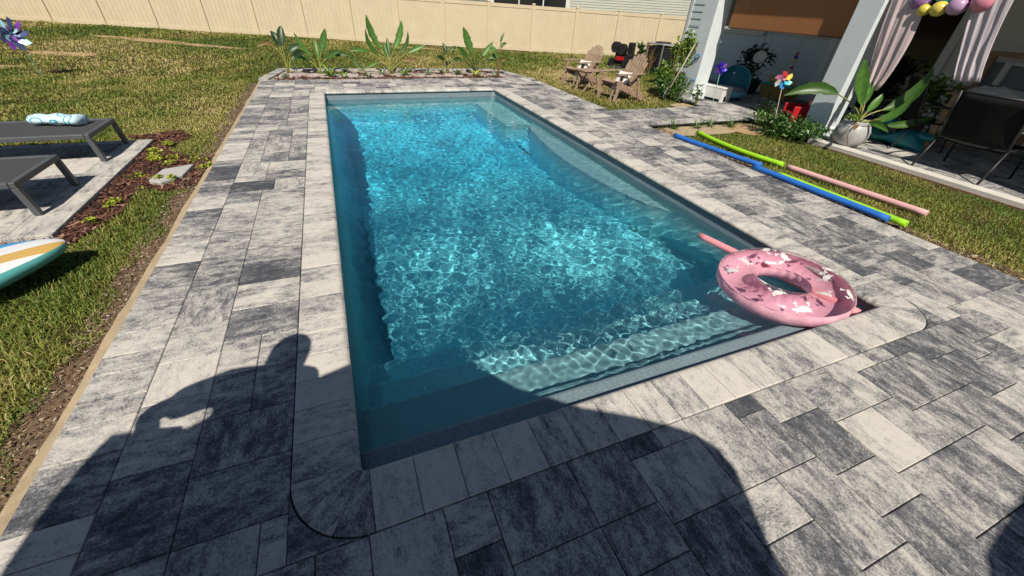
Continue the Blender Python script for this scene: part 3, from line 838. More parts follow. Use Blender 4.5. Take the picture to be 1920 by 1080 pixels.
for i in range(-3, 16):
    a, b = fpos(i), fpos(i + 1); u = (b - a).normalized()
    c = fpos(i)
    mb = MB(); h = .062
    mb.add([c + FD * sx_ * h + FN * sy_ * h + Vector((0, 0, z)) for z in (-.1, FH + .03) for sx_, sy_ in ((-1, -1), (1, -1), (1, 1), (-1, 1))], [(3, 2, 1, 0), (4, 5, 6, 7), (0, 1, 5, 4), (1, 2, 6, 5), (2, 3, 7, 6), (3, 0, 4, 7)])
    h2 = .075
    mb.add([c + FD * sx_ * h2 + FN * sy_ * h2 + Vector((0, 0, FH + .03)) for sx_, sy_ in ((-1, -1), (1, -1), (1, 1), (-1, 1))] + [c + FD * sx_ * h2 + FN * sy_ * h2 + Vector((0, 0, FH + .045)) for sx_, sy_ in ((-1, -1), (1, -1), (1, 1), (-1, 1))] + [c + Vector((0, 0, FH + .085))],
           [(3, 2, 1, 0), (0, 1, 5, 4), (1, 2, 6, 5), (2, 3, 7, 6), (3, 0, 4, 7), (4, 5, 8), (5, 6, 8), (6, 7, 8), (7, 4, 8)])
    obj('post', mb, vinyl, fen)
    if i == 15: break
    A = a + u * .065; B = b - u * .065; zz = (B.z - A.z)
    f = lambda p: p - Vector((0, 0, 0))
    A0, B0 = Vector((A.x, A.y, A.z)), Vector((B.x, B.y, B.z))
    obj('bottom_rail', fbox(A0, B0, 0, .055, .0, .14, .0, .14), vinyl, fen); obj('top_rail', fbox(A0, B0, 0, .055, FH - .12, FH, FH - .12, FH), vinyl, fen)
    mb = MB(); k = 11
    for j in range(k):
        p = A0.lerp(B0, j / k) + u * .003; q = A0.lerp(B0, (j + 1) / k) - u * .003
        mb.join(fbox(p, q, 0, .026, .13, FH - .11, .13, FH - .11))
    mb.join(fbox(A0, B0, .004, .012, .13, FH - .11, .13, FH - .11))
    obj('panel', mb, vinyl, fen)
# house beyond the fence
nsid = plain('neighbour_siding', (.40, .42, .36), .6, .05, 2, .05, 50); ntrim = plain('white_trim', (.6, .6, .56), .5, .05, 3, .03, 40)
dkglass = NT('dark_window'); dkglass.set(Base_Color=(.012, .014, .016), Roughness=.08, Specular_IOR_Level=.5); _n = dkglass.noise(dkglass.mapping((1, 1, 1)), 1.2, 2); dkglass.bump(_n, .05, .02); dkglass = dkglass.m
nb = thing('neighbour_house', 'pale green sided house showing just above the fence at the back', 'house', tuple(Vector((4.995, 18.52, -.1)) + FN * 3.5), FA)
mb = MB()
z = -.3
while z < 4.2:
    mb.add([(6.0, 0, z), (14, 0, z), (14, -.016, z), (6.0, -.016, z), (6.0, 0, z + .105), (14, 0, z + .105)], [(3, 2, 1, 0)[::-1], (3, 2, 5, 4)]); z += .105
mb.box(2.3, 14, .0, .2, -.3, 4.2)
obj('wall', mb, nsid, nb)
obj('corner_trim', MB().box(5.86, 6.06, -.035, .02, -.3, 4.2), ntrim, nb)
fr = obj('window', MB().box(2.1, 2.3, -.04, .02, -.3, 4.2).box(2.3, 5.86, -.03, .02, 1.30, 1.36).box(3.5, 3.56, -.03, .02, 1.36, 4).box(4.7, 4.76, -.03, .02, 1.36, 4), ntrim, nb)
obj('pane', MB().box(2.3, 5.86, -.02, -.003, 1.36, 4), dkglass, fr)
# dark hedge left of that house, above the fence
bush('hedge', 'dark green hedge just showing over the fence left of the neighbouring house', 'hedge', tuple(Vector((4.995, 18.52, -.1)) + FN * 3 + FD * .6), (1.7, .7, 1.2), 1.3, 1800, .16, L_DARK, 90)
bush('shrub', 'small shrub with dark leaves against the fence at far left', 'shrub', (-10.9, 21.6, .16), (.55, .5, .55), .75, 420, .16, L_MID, 91)
# ------------------------------------------------------------ sun loungers
alu = plain('charcoal_aluminium', (.075, .082, .088), .42, .1, 3, .08, 120, spec=.5)
sling = NT('grey_sling'); _v = sling.mapping((1, 1, 1)); _w = sling.n('ShaderNodeTexWave', wave_type='BANDS'); _w.inputs['Scale'].default_value = 130; sling.l(_v, _w.inputs[0])
sling.set(Base_Color=sling.mix(.5, (.045, .045, .048), sling.ramp(_w.outputs[1], [(.3, (.03, .03, .032)), (.7, (.07, .07, .074))])), Roughness=.8); sling.bump(_w.outputs[1], .3, .003); sling = sling.m
def rail(mb, p, q, a=.045, b=.05): return mb.bar(p, q, a, b)
t_ = thing('sun_lounger', 'low charcoal sun lounger nearer the striped board, nothing lying on it', 'sun lounger', (-2.37, 3.32, -.004), 0, 'low sun loungers on the paver pad')
Wl, Ll, Hl = .75, 1.95, .30
fr = MB(); rail(fr, (-Ll, .02, Hl - .025), (-.045, .02, Hl - .025)); rail(fr, (-Ll, Wl - .02, Hl - .025), (-.045, Wl - .02, Hl - .025)); rail(fr, (-.022, 0, Hl - .025), (-.022, Wl, Hl - .025)); rail(fr, (-Ll - .022, 0, Hl - .025), (-Ll - .022, Wl, Hl - .025))
obj('frame', fr, alu, t_, bevel=.008)
for x, y in ((-.022, .023), (-.022, Wl - .023), (-Ll - .02, .023), (-Ll - .02, Wl - .023)):
    obj('leg', MB().bar((x, y, Hl - .052), (x + (.03 if x > -1 else -.03), y, 0), .05, .05), alu, t_, bevel=.006)
sm = MB(); sm.box(-Ll, -.045, .042, Wl - .042, Hl - .012, Hl - .006)
obj('sling', sm, sling, t_)
dup(t_, (-2.37, 4.76, -.004), 0, 'low charcoal sun lounger farther from the camera with a rolled towel on it', 'low sun loungers on the paver pad')
# towel
n = NT('towel_fabric'); v = n.mapping((1, 1, 1)); w_ = n.n('ShaderNodeTexVoronoi'); w_.inputs['Scale'].default_value = 6.5; w_.inputs['Randomness'].default_value = .8; n.l(v, w_.inputs['Vector'])
rg = n.math('SINE', n.math('MULTIPLY', w_.outputs['Distance'], 22))
n.set(Base_Color=n.ramp(n.math('MULTIPLY', rg, n.math('LESS_THAN', w_.outputs['Distance'], .62)), [(.0, (.50, .66, .76)), (.5, (.62, .74, .8)), (.62, (.08, .36, .45)), (1, (.05, .28, .4))]), Roughness=.95); n.bump(n.noise(v, 260, 2), .6, .004)
mb = MB(); rings = []
for k in range(13):
    x = -.24 + .48 * k / 12; rr = .062 + .008 * math.sin(k * 1.3); rings.append([(x, 1.6 * rr * math.cos(a) * (1 + .06 * math.sin(3 * a + k)), .055 + rr * .85 * math.sin(a) * (1 + .08 * math.cos(2 * a + k * .6))) for a in [2 * PI * j / 18 for j in range(18)]])
mb.loft(rings)
o = obj('rolled_towel', mb, n.m, smooth=True); o.location = (-2.78, 5.27, .294); o.rotation_euler = (0, 0, rad(-14))
tag(o, 'rolled white towel with teal rings on the farther lounger', 'towel')

# ------------------------------------------------------------ striped inflatable board
def stripes(name, bands):
    n = NT(name); tc = n.n('ShaderNodeTexCoord'); sx = n.n('ShaderNodeSeparateXYZ'); n.l(tc.outputs['Object'], sx.inputs[0])
    f = n.math('ADD', n.math('MULTIPLY', sx.outputs[1], 1 / .64), .5)
    # stripes widen away from the nose
    n.set(Base_Color=n.ramp(f, bands, 'CONSTANT'), Roughness=.28, Specular_IOR_Level=.5)
    ns = n.noise(n.mapping((3, 14, 1)), 3, 3); n.bump(ns, .25, .01)
    return n.m
W_ = (.68, .70, .72)
sm_ = stripes('board_vinyl', [(0, W_), (.27, (.55, .36, .1)), (.45, W_), (.66, (.05, .3, .62)), (.86, W_)])
teal = plain('teal_vinyl', (.08, .32, .31), .3, .1, 4, .05, 40)
t_ = thing('inflatable_board', 'inflatable board striped white, blue and yellow with teal sides on the grass', 'inflatable board', (-1.80, 2.43, .0), rad(215 - 180))
def bw(x): # half width at distance from nose
    return .31 * min(1, (max(0, x) / .42)) ** .55 if x < .42 else .31
top = MB(); side = MB(); rt = []; rs = []
for k in range(26):
    x = 1.7 * (k / 25) ** 1.5; hw = bw(x + .004); th = .075 * (hw / .31) ** .5
    zz_ = .10 + .03 * (1 - x) * (x < 1); se = lambda a: (math.copysign(abs(math.cos(a)) ** .8, math.cos(a)), math.copysign(abs(math.sin(a)) ** .8, math.sin(a)))
    rt.append([(-x, hw * se(a)[0], zz_ + th * se(a)[1] * .8) for a in [rad(32) + rad(116) * j / 14 for j in range(15)]])
    rs.append([(-x, hw * se(a)[0], zz_ + th * se(a)[1] * (1.15 if math.sin(a) < 0 else .8)) for a in [rad(148) + rad(244) * j / 22 for j in range(23)]])
top.loft(rt, closed=False); side.loft(rs, closed=False)
obj('top', top, sm_, t_, smooth=True); obj('bottom', side, teal, t_, smooth=True)

# ------------------------------------------------------------ pinwheels
def foil(name, col, metal=.3): return plain(name, col, .4, .3, 20, .1, 60, metal)
def pinwheel(name, label, loc, hub, r_, mats, nb, stick, lean=(0, 0), face=(-.3, -1, .25), group=None, rings=1):
    t_ = thing(name, label, 'pinwheel', loc, 0, group)
    hub = Vector(hub)
    obj('stick', MB().tube([(0, 0, 0), hub], .007, 6), stick, t_)
    fd = Vector(face).normalized(); ux = fd.cross(Vector((0, 0, 1))).normalized(); uy = ux.cross(fd)
    for rg in range(rings):
        R_ = r_ * (1 - .4 * rg)
        for k in range(nb):
            a = 2 * PI * k / nb + rg * .3; a2 = a + 2 * PI / nb * .9; am = (a + a2) / 2
            P_ = lambda an, q, o_: hub + (ux * math.cos(an) + uy * math.sin(an)) * q + fd * (o_ + .03 * rg)
            mb = MB().add([P_(a, 0, .02), P_(a - .05, R_ * .6, .02), P_(a + .12, R_, .01), P_(am + .1, R_ * .88, .035), P_(a2 + .1, R_ * .55, .07), P_(a2, R_ * .3, .06)], [(0, 1, 5), (1, 2, 3), (1, 3, 5), (5, 3, 4), (0, 5, 4)])
            obj('vane', mb, mats[(k + rg * 2) % len(mats)], t_, solid=.002)
    obj('hub', MB().blob(hub + fd * .06, (.03, .03, .03), 1), mats[0], t_, smooth=True)
f_navy = foil('foil_navy', (.03, .05, .14)); f_pur = foil('foil_purple', (.16, .04, .3)); f_sky = foil('foil_sky', (.3, .55, .65)); f_ind = foil('foil_indigo', (.04, .02, .42), .3)
f_red = foil('foil_red', (.55, .05, .06), .1); f_pink = foil('foil_pink', (.65, .2, .4), .1); f_yel = foil('foil_yellow', (.65, .5, .08), .1); f_tl = foil('foil_turquoise', (.05, .4, .5), .1); f_wh = plain('white_plastic', (.66, .66, .64), .4, .05, 5, .03)
grs = plain('green_stick', (.12, .3, .22), .4, .1); wst = plain('pale_stick', (.4, .33, .24), .6, .1)
pinwheel('pinwheel', 'purple and navy foil pinwheel on a green stick standing in the left lawn', (-5.41, 11.15, -.06), (-.02, -.05, .74), .30, [f_navy, f_sky, f_navy, f_pur], 9, grs, rings=2, group='garden pinwheels')
pinwheel('pinwheel', 'indigo foil pinwheel on a pale green stick beside the white stool', (7.85, 5.95, -.05), (.18, .25, .78), .13, [f_ind, f_ind, f_pur], 6, grs, face=(-.8, -.7, .2), group='garden pinwheels')
pinwheel('pinwheel', 'rainbow pinwheel on a wooden stick above the low green bush', (7.55, 4.13, -.05), (.12, .28, .83), .15, [f_pink, f_red, f_yel, f_tl, foil('foil_blue', (.04, .25, .6), .1), f_wh], 6, wst, face=(-.8, -.6, .2), group='garden pinwheels')

# ------------------------------------------------------------ pool toys
def foam(name, col): return plain(name, col, .7, .08, 6, .35, 220)
fo = {'blue': foam('foam_blue', (.012, .13, .5)), 'green': foam('foam_green', (.28, .58, .01)), 'pink': foam('foam_pink', (.68, .27, .30)), 'pale': foam('foam_pale_pink', (.62, .36, .36))}
def noodle(label, pts, mat, r_=.034):
    pts = [Vector(p) for p in pts]; N = 18; Q = []
    for i in range(N + 1):
        t = i / N; Q.append(pts[0] * (1 - t) ** 2 + pts[1] * 2 * t * (1 - t) + pts[2] * t * t)
    a = MB().tube(Q, r_, 16, cap=False); b = MB().tube(Q, r_ * .33, 16, cap=False)
    mb = MB(); mb.join(a); mb.add(b.v, [f[::-1] for f in b.f]); o2 = len(a.v)
    mb.f += [(k, o2 + k, o2 + (k + 1) % 16, (k + 1) % 16) for k in range(16)]; e = N * 16
    mb.f += [(e + k, e + (k + 1) % 16, o2 + e + (k + 1) % 16, o2 + e + k) for k in range(16)]
    return tag(obj('pool_noodle', mb, mat, smooth=False), label, 'pool noodle', 'foam pool noodles')
for o in [noodle('blue foam noodle farther from the camera along the deck edge', [(5.27, 4.14, .036), (5.31, 3.4, .036), (5.45, 2.60, .036)], fo['blue']),
          noodle('blue foam noodle nearer the camera, pressed against a green one', [(5.30, 2.60, .036), (5.33, 1.8, .036), (5.36, .93, .036)], fo['blue']),
          noodle('curved lime green foam noodle lying on the grass by itself', [(5.95, 4.33, .0), (5.72, 3.45, .0), (5.93, 2.62, .0)], fo['green']),
          noodle('lime green foam noodle hidden mostly behind the nearer blue noodle', [(5.40, 2.3, .03), (5.405, 1.5, .034), (5.42, .79, .036)], fo['green']),
          noodle('pale pink foam noodle lying straight on the grass', [(5.92, 2.55, .0), (6.0, 1.8, .0), (6.10, .93, .0)], fo['pale']),
          noodle('pink foam noodle floating in the pool under the crab ring', [(3.40, 1.50, -.15), (3.50, .8, -.12), (3.60, .06, -.10)], fo['pink'])]:
    o.data.polygons.foreach_set('use_smooth', [len(p.vertices) == 4 and p.index < 18 * 16 for p in o.data.polygons])
# swim ring: pink lower half, clear upper half printed with crabs
RR, TR = .333, .142
def tor(u, v, d=0): return ((RR + (TR + d) * math.cos(v)) * math.cos(u), (RR + (TR + d) * math.cos(v)) * math.sin(u), (TR + d) * .80 * math.sin(v))
def torpart(v0, v1, nu=72, nv=18, wr=.005):
    mb = MB()
    rows = [[tor(2 * PI * i / nu, v0 + (v1 - v0) * j / nv, (wr * math.sin(i * PI * .5) * (abs(math.sin(v0 + (v1 - v0) * j / nv)) < .45))) for j in range(nv + 1)] for i in range(nu)]
    mb.v = [p for r_ in rows for p in r_]; m = nv + 1
    mb.f = [(i * m + j, ((i + 1) % nu) * m + j, ((i + 1) % nu) * m + j + 1, i * m + j + 1) for i in range(nu) for j in range(nv)]
    return mb
pinkv = plain('pink_vinyl', (.84, .46, .57), .22, .08, 5, .05, 40, trans=.25)
n = NT('clear_vinyl'); n.t.nodes.remove(n.p)
tp = n.n('ShaderNodeBsdfTransparent'); tp.inputs[0].default_value = (.95, .91, .93, 1); gl = n.n('ShaderNodeBsdfGlossy'); gl.inputs['Roughness'].default_value = .06; fz = n.n('ShaderNodeFresnel'); _g = n.n('ShaderNodeNewGeometry'); n.l(n.math('SUBTRACT', 1.4, n.math('MULTIPLY', _g.outputs['Backfacing'], .686)), fz.inputs[0])
mx = n.n('ShaderNodeMixShader'); n.l(n.math('ADD', fz.outputs[0], .03), mx.inputs[0]); n.l(tp.outputs[0], mx.inputs[1]); n.l(gl.outputs[0], mx.inputs[2]); n.l(mx.outputs[0], n.out.inputs[0])
ring = thing('swim_ring', 'pink inflatable swim ring printed with white crabs floating in the pool corner', 'swim ring', (3.235, .475, -.02), 0)
ring.rotation_euler = (rad(-2.5), rad(-2), rad(15))
obj('pink_underside', torpart(-PI - .25, .35), pinkv, ring, smooth=True)
obj('clear_top', torpart(.35, PI - .25), n.m, ring, smooth=True)
seam = MB(); 
for v_ in (0.35, PI - .25): 
    pts = [tor(2 * PI * i / 72, v_, .002) for i in range(73)]; seam.tube(pts, .003, 5)
obj('seam', seam, pinkv, ring, smooth=True)
obj('valve', MB().tube([tor(2.6, 2.4, 0), tor(2.6, 2.4, .02)], .012, 10), n.m, ring)
def crab(cu, cv, rot, s_):
    """flat crab print wrapped on the tube; u,v offsets in metres"""
    mb = MB()
    def pt(x, y, d=.0022):
        a = math.cos(rot) * x - math.sin(rot) * y; b = math.sin(rot) * x + math.cos(rot) * y
        v_ = cv + b / TR; u = cu + a / max(.12, (RR + TR * math.cos(v_)))
        return tor(u, v_, d)
    def poly(P_):
        c = (sum(p[0] for p in P_) / len(P_), sum(p[1] for p in P_) / len(P_)); k = len(P_)
        mb.add([pt(*p) for p in P_] + [pt(*c)], [(i, (i + 1) % k, k) for i in range(k)])
    E_ = lambda cx, cy, a, b, n_=10, t0=0: [(cx + a * math.cos(2 * PI * i / n_ + t0), cy + b * math.sin(2 * PI * i / n_ + t0)) for i in range(n_)]
    poly(E_(0, 0, .030 * s_, .024 * s_))
    for sg in (-1, 1):
        poly([(sg * .018 * s_, .01 * s_), (sg * .042 * s_, .020 * s_), (sg * .046 * s_, .034 * s_), (sg * .038 * s_, .034 * s_), (sg * .034 * s_, .024 * s_)])
        poly(E_(sg * .040 * s_, .043 * s_, .013 * s_, .008 * s_, 8)); poly([(sg * .046 * s_, .044 * s_), (sg * .034 * s_, .058 * s_), (sg * .028 * s_, .062 * s_), (sg * .032 * s_, .05 * s_)])
        for q in range(4):
            y = (-.016 + q * .008) * s_
            poly([(sg * .02 * s_, y), (sg * .040 * s_, y - .002 * s_), (sg * .050 * s_, y - .016 * s_), (sg * .040 * s_, y - .008 * s_), (sg * .02 * s_, y - .004 * s_)])
    return mb
r = random.Random(6)
for k in range(13):
    cu = 2 * PI * k / 13 + r.uniform(-.1, .1); cv = [1.0, 2.0, 1.45, .75, 1.8][k % 5]
    obj('crab_print', crab(cu, cv, r.uniform(-2, 2), 1.05), f_wh, ring)

# ------------------------------------------------------------ adirondack chairs and side table
n = NT('weathered_wood'); v = n.mapping((1, 1, 1)); v2 = n.mapping((30, 30, 6)); a = n.noise(v2, 1.6, 5, .6, .6); b = n.noise(v, 7, 3)
n.set(Base_Color=n.mix(n.ramp(b, [(.35, 0.), (.7, .6)]), n.ramp(a, [(.3, (.12, .075, .05)), (.7, (.50, .39, .29))]), (.24, .125, .07)), Roughness=.75); n.bump(a, .4, .004)
WOOD = n.m
def slat(mb, p, q, wd, th, up=(0, 0, 1)): return mb.bar(p, q, wd, th, up)
ch = thing('adirondack_chair', 'wooden fan-back lawn chair nearer the camera, white pillow on its seat', 'lawn chair', (6.42, 7.42, -.055), rad(187), 'wooden lawn chairs on the grass')
# local: +x forward, origin centre on ground
seat = MB()
for i in range(5):
    t = i / 4; x = .33 - .42 * t; z = .37 - .14 * t
    seat.bar((x, -.27, z), (x, .27, z), .085, .02, (math.sin(.32), 0, math.cos(.32)))
obj('seat', seat, WOOD, ch, bevel=.003)
bk = MB()
for i in range(7):
    y = (i - 3) * .078; spread = (i - 3) * .014; L_ = .80 - .018 * (i - 3) ** 2
    b0 = Vector((-.10, y, .20)); d = Vector((-.46, spread / .8, .86)).normalized()
    bk.bar(b0, b0 + d * L_, .066, .016, (.88, 0, .46))
obj('backrest', bk, WOOD, ch, bevel=.003)
for q_ in ((-.20, .29, .36), (-.375, .24, .68)): obj('crossbar', MB().bar((q_[0], -q_[1], q_[2]), q_, .05, .02), WOOD, ch, bevel=.003)
for sg in (-1, 1):
    obj('armrest', MB().prism([(.42, sg * .27), (.44, sg * .33), (.40, sg * .39), (.1, sg * .39), (-.36, sg * .34), (-.36, sg * .28), (.0, sg * .28)][::sg], .535, .557), WOOD, ch, bevel=.004)
    obj('front_leg', MB().bar((.40, sg * .295, .0), (.28, sg * .295, .535), .085, .022, (0, 1, 0)), WOOD, ch, bevel=.003)
    obj('side_rail', MB().bar((.36, sg * .265, .335), (-.50, sg * .265, .03), .022, .11), WOOD, ch, bevel=.003)
    obj('rear_leg', MB().bar((-.34, sg * .295, .0), (-.18, sg * .295, .535), .06, .022, (0, 1, 0)), WOOD, ch, bevel=.003)
obj('foot_bar', MB().bar((.375, -.25, .12), (.375, .25, .12), .03, .03).bar((.46, -.2, .0), (.40, -.2, .22), .04, .02).bar((.46, .2, .0), (.40, .2, .22), .04, .02), WOOD, ch, bevel=.003)
ch2 = dup(ch, (6.50, 9.35, -.06), rad(192), 'wooden fan-back lawn chair farther from the camera, beyond the side table', 'wooden lawn chairs on the grass')
cush = plain('white_cushion', (.66, .64, .60), .9, .1, 6, .3, 120)
def pillow(mb, c, ax, ay, az, th):
    c = Vector(c); ax = Vector(ax); ay = Vector(ay); az = Vector(az).normalized(); n_ = 10
    for sg in (1, -1):
        vs = []
        for i in range(n_ + 1):
            for j in range(n_ + 1):
                u, v_ = i / n_ * 2 - 1, j / n_ * 2 - 1
                e = ((1 - u ** 4) * (1 - v_ ** 4)) ** .5
                vs.append(c + ax * u * (1 - .06 * (1 - v_ * v_)) + ay * v_ * (1 - .06 * (1 - u * u)) + az * sg * th * e)
        mb.add(vs, [((i * (n_ + 1) + j), ((i + 1) * (n_ + 1) + j), ((i + 1) * (n_ + 1) + j + 1), (i * (n_ + 1) + j + 1))[::sg] for i in range(n_) for j in range(n_)])
    return mb
for q, rz, lb in ((ch, 187, 'white pillow on the wooden chair nearer the camera'), (ch2, 192, 'white pillow on the wooden chair beyond the side table')):
    mb = pillow(MB(), (-.05, 0, .40), (.06 + .05, 0, -.22 + .33), (0, .22, 0), (.85, 0, .5), .06)
    pillow(mb, (.03, 0, .36), (-.11, 0, .20), (0, .21, 0), (.85, 0, .45), .05)
    o = obj('pillow', mb, cush, smooth=True); o.location = q.location; o.rotation_euler = (0, 0, rad(rz)); tag(o, lb, 'pillow', 'white pillows on the lawn chairs')
tb = thing('folding_table', 'small slatted wooden side table standing between the two lawn chairs', 'side table', (6.05, 8.35, -.06), rad(5))
mb = MB()
for i in range(6): mb.bar((-.22 + .088 * i, -.25, .47), (-.22 + .088 * i, .25, .47), .08, .018)
obj('tabletop', mb, WOOD, tb, bevel=.003)
for sg in (-1, 1):
    obj('leg', MB().bar((.22, sg * .2, 0), (-.2, sg * .2, .455), .04, .02, (0, 1, 0)), WOOD, tb, bevel=.002)
    obj('leg', MB().bar((-.22, sg * .17, 0), (.2, sg * .17, .455), .04, .02, (0, 1, 0)), WOOD, tb, bevel=.002)
obj('brace', MB().bar((.0, -.2, .24), (0, .2, .24), .025, .025).bar((-.18, -.2, .44), (-.18, .2, .44), .03, .03).bar((.18, -.2, .44), (.18, .2, .44), .03, .03), WOOD, tb)

# ------------------------------------------------------------ porch slab, kerb
P = Pavers(44)
X = list(np.linspace(5.3, 11.3, 62)); Y = list(np.linspace(-3.0, 7.2, 104))
used = [[not ((X[i] > 5.28 and 4.86 < Y[j] < 6.08 and X[i] < 7.7) or (X[i] > 7.88)) for i in range(len(X) - 1)] for j in range(len(Y) - 1)]
for j in range(len(Y) - 1):
    for i in range(len(X) - 1):
        if 7.68 < X[i] < 7.9 and 4.86 < Y[j] < 7.15: used[j][i] = False
tile(P, X, Y, used, 0, lambda cx, cy, a, b, r: 'y' if r.random() < .6 else 'x')
o = P.build('patio'); o['kind'] = 'structure'
struct('patio_bedding', MB().add([(7.69, -3, -.012), (11.3, -3, -.012), (11.3, 7.2, -.012), (7.69, 7.2, -.012)], [(0, 1, 2, 3)]), joint)
kerbm = plain('white_concrete', (.56, .54, .49), .8, .1, 4, .3, 60)
struct('patio_kerb', MB().box(7.66, 7.86, -3.0, 3.52, -.13, .022).box(7.86, 7.9, -3, 3.52, -.13, .004), kerbm, bevel=.008)
kb = plain('brown_board', (.16, .09, .05), .9, .3, 10, .4, 60)
struct('kerb_face_board', MB().box(7.635, 7.657, -3.0, 3.3, -.13, -.035), kb)

# ------------------------------------------------------------ house
n = NT('blue_siding'); v = n.mapping((1, 2, 40)); a = n.noise(v, 2, 4); n.set(Base_Color=n.ramp(a, [(.3, (.47, .55, .57)), (.7, (.53, .61, .63))]), Roughness=.6); n.bump(a, .15, .004); SID = n.m
trim = plain('painted_trim', (.60, .63, .64), .5, .05, 3, .05, 60)
colm = plain('column_paint', (.60, .66, .69), .55, .05, 3, .1, 60)
house = thing('house', 'pale blue sided house with a covered porch on the right side', 'house', (11.3, 0, 0))
def lap(mb, y0, y1, z0, z1, st=.185, x=0):
    z = z0
    while z < z1 - .01:
        t = min(z + st, z1)
        mb.add([(x - .020, y0, z), (x - .020, y1, z), (x - .004, y1, t), (x - .004, y0, t), (x, y0, z), (x, y1, z)], [(0, 3, 2, 1), (0, 1, 5, 4)]); z = t
mb = MB()
lap(mb, 6.28, 11.2, 0, 1.32); lap(mb, 9.85, 11.2, 1.32, 3.0); lap(mb, 6.28, 8.2, 1.32, 3.0)
mb.box(0, .25, 6.12, 11.2, -.1, 3.3)
mb2 = MB(); lap(mb2, -6, 3.9, 0, 3.0); mb2.box(0, .25, -6, 4.0, -.1, 3.3)
obj('wall', mb, SID, house)
obj('wall', mb2, plain('cream_siding', (.64, .66, .62), .6, .06, 3, .06, 60), house)
obj('wall', MB().box(.25, 6, 11.0, 11.2, -.1, 3.3).box(.0, .25, 4.0, 6.12, 2.32, 3.3), SID, house)
obj('corner_trim', MB().box(-.035, .0, 11.08, 11.22, -.05, 3.2).box(-.035, .12, 11.2, 11.235, -.05, 3.2), trim, house)
w1 = obj('window', MB().box(-.04, -.002, 8.2, 8.32, 1.38, 2.7).box(-.04, -.002, 9.73, 9.85, 1.38, 2.7).box(-.04, -.002, 8.32, 9.73, 2.6, 2.7).box(-.034, -.002, 8.98, 9.06, 1.38, 2.6), trim, house, bevel=.004)
obj('pane', MB().box(-.02, -.003, 8.32, 9.73, 1.38, 2.6), dkglass, w1)
obj('sill', MB().box(-.10, .0, 8.1, 9.95, 1.31, 1.378).box(-.06, 0, 8.14, 9.91, 1.24, 1.31), trim, w1, bevel=.006)
dr = obj('sliding_door', MB().box(-.05, .03, 6.12, 6.28, 0, 2.32).box(-.03, .05, 5.95, 6.118, .0, 2.2).box(-.03, .05, 5.1, 5.2, .0, 2.2).box(-.05, .03, 3.9, 4.05, 0, 2.32).box(-.03, .05, 4.05, 5.95, 0, .07).box(-.03, .05, 4.05, 5.95, 2.2, 2.3), trim, house, bevel=.005)
obj('pane', MB().box(.0, .012, 5.2, 5.95, .07, 2.2).box(.0, .012, 4.052, 5.1, .07, 2.2), dkglass, dr)
obj('handle', MB().box(-.07, -.032, 5.13, 5.16, .95, 1.2), alu, dr)
for y0 in (6.86, 3.62, .2, -3.2):
    c_ = obj('column', MB().box(-3.22, -2.84, y0, y0 + .38, -.02, 2.56), colm, house, bevel=.006)
    obj('base', MB().box(-3.25, -2.81, y0 - .03, y0 + .41, -.02, .14), colm, c_, bevel=.008)
obj('beam', MB().box(-3.2, -2.86, -6, 7.2, 2.56, 2.86), trim, house)
obj('soffit', MB().box(-3.3, .0, -6, 7.2, 2.86, 2.9), trim, house)
obj('roof', MB().add([(-3.35, -6, 2.9), (-3.35, 7.25, 2.9), (0.2, 7.25, 4.2), (.2, -6, 4.2), (-3.35, -6, 2.98), (-3.35, 7.25, 2.98), (.2, 7.25, 4.28), (.2, -6, 4.28)], [(0, 1, 2, 3), (7, 6, 5, 4), (0, 4, 5, 1), (1, 5, 6, 2), (2, 6, 7, 3), (3, 7, 4, 0)]), plain('shingle', (.14, .13, .12), .9, .3, 20, .6, 90), house)
# roller shade
n = NT('shade_mesh'); n.set(Base_Color=n.ramp(n.noise(n.mapping((1, 1, 1)), 3, 3), [(.3, (.42, .19, .075)), (.7, (.47, .22, .09))]), Roughness=.8)
tp = n.n('ShaderNodeBsdfTransparent'); tl = n.n('ShaderNodeBsdfTranslucent'); tl.inputs[0].default_value = (.55, .26, .11, 1)
m1 = n.n('ShaderNodeMixShader'); m1.inputs[0].default_value = .35; n.l(n.p.outputs[0], m1.inputs[1]); n.l(tl.outputs[0], m1.inputs[2])
m2 = n.n('ShaderNodeMixShader'); m2.inputs[0].default_value = .14; n.l(m1.outputs[0], m2.inputs[1]); n.l(tp.outputs[0], m2.inputs[2]); n.l(m2.outputs[0], n.out.inputs[0])
sh = thing('roller_shade', 'brown roller shade pulled partly down between the two porch columns', 'roller shade', (8.3, 0, 0))
obj('fabric', MB().box(-.003, .003, 4.06, 6.6, 1.46, 2.5), n.m, sh)
obj('hem_bar', MB().box(-.012, .012, 4.05, 6.6, 1.435, 1.462), plain('brown_bar', (.09, .045, .025), .5, .1), sh, bevel=.003)
obj('roller', MB().tube([(0, 4.02, 2.5), (0, 6.8, 2.5)], .035, 12), plain('brown_roller', (.09, .05, .03), .5, .1), sh, smooth=True)
obj('cord', MB().tube([(-.04, 4.03, 2.5), (-.04, 4.02, 1.6), (-.06, 4.03, .6), (-.05, 4.04, .16)], .012, 6), alu, sh)
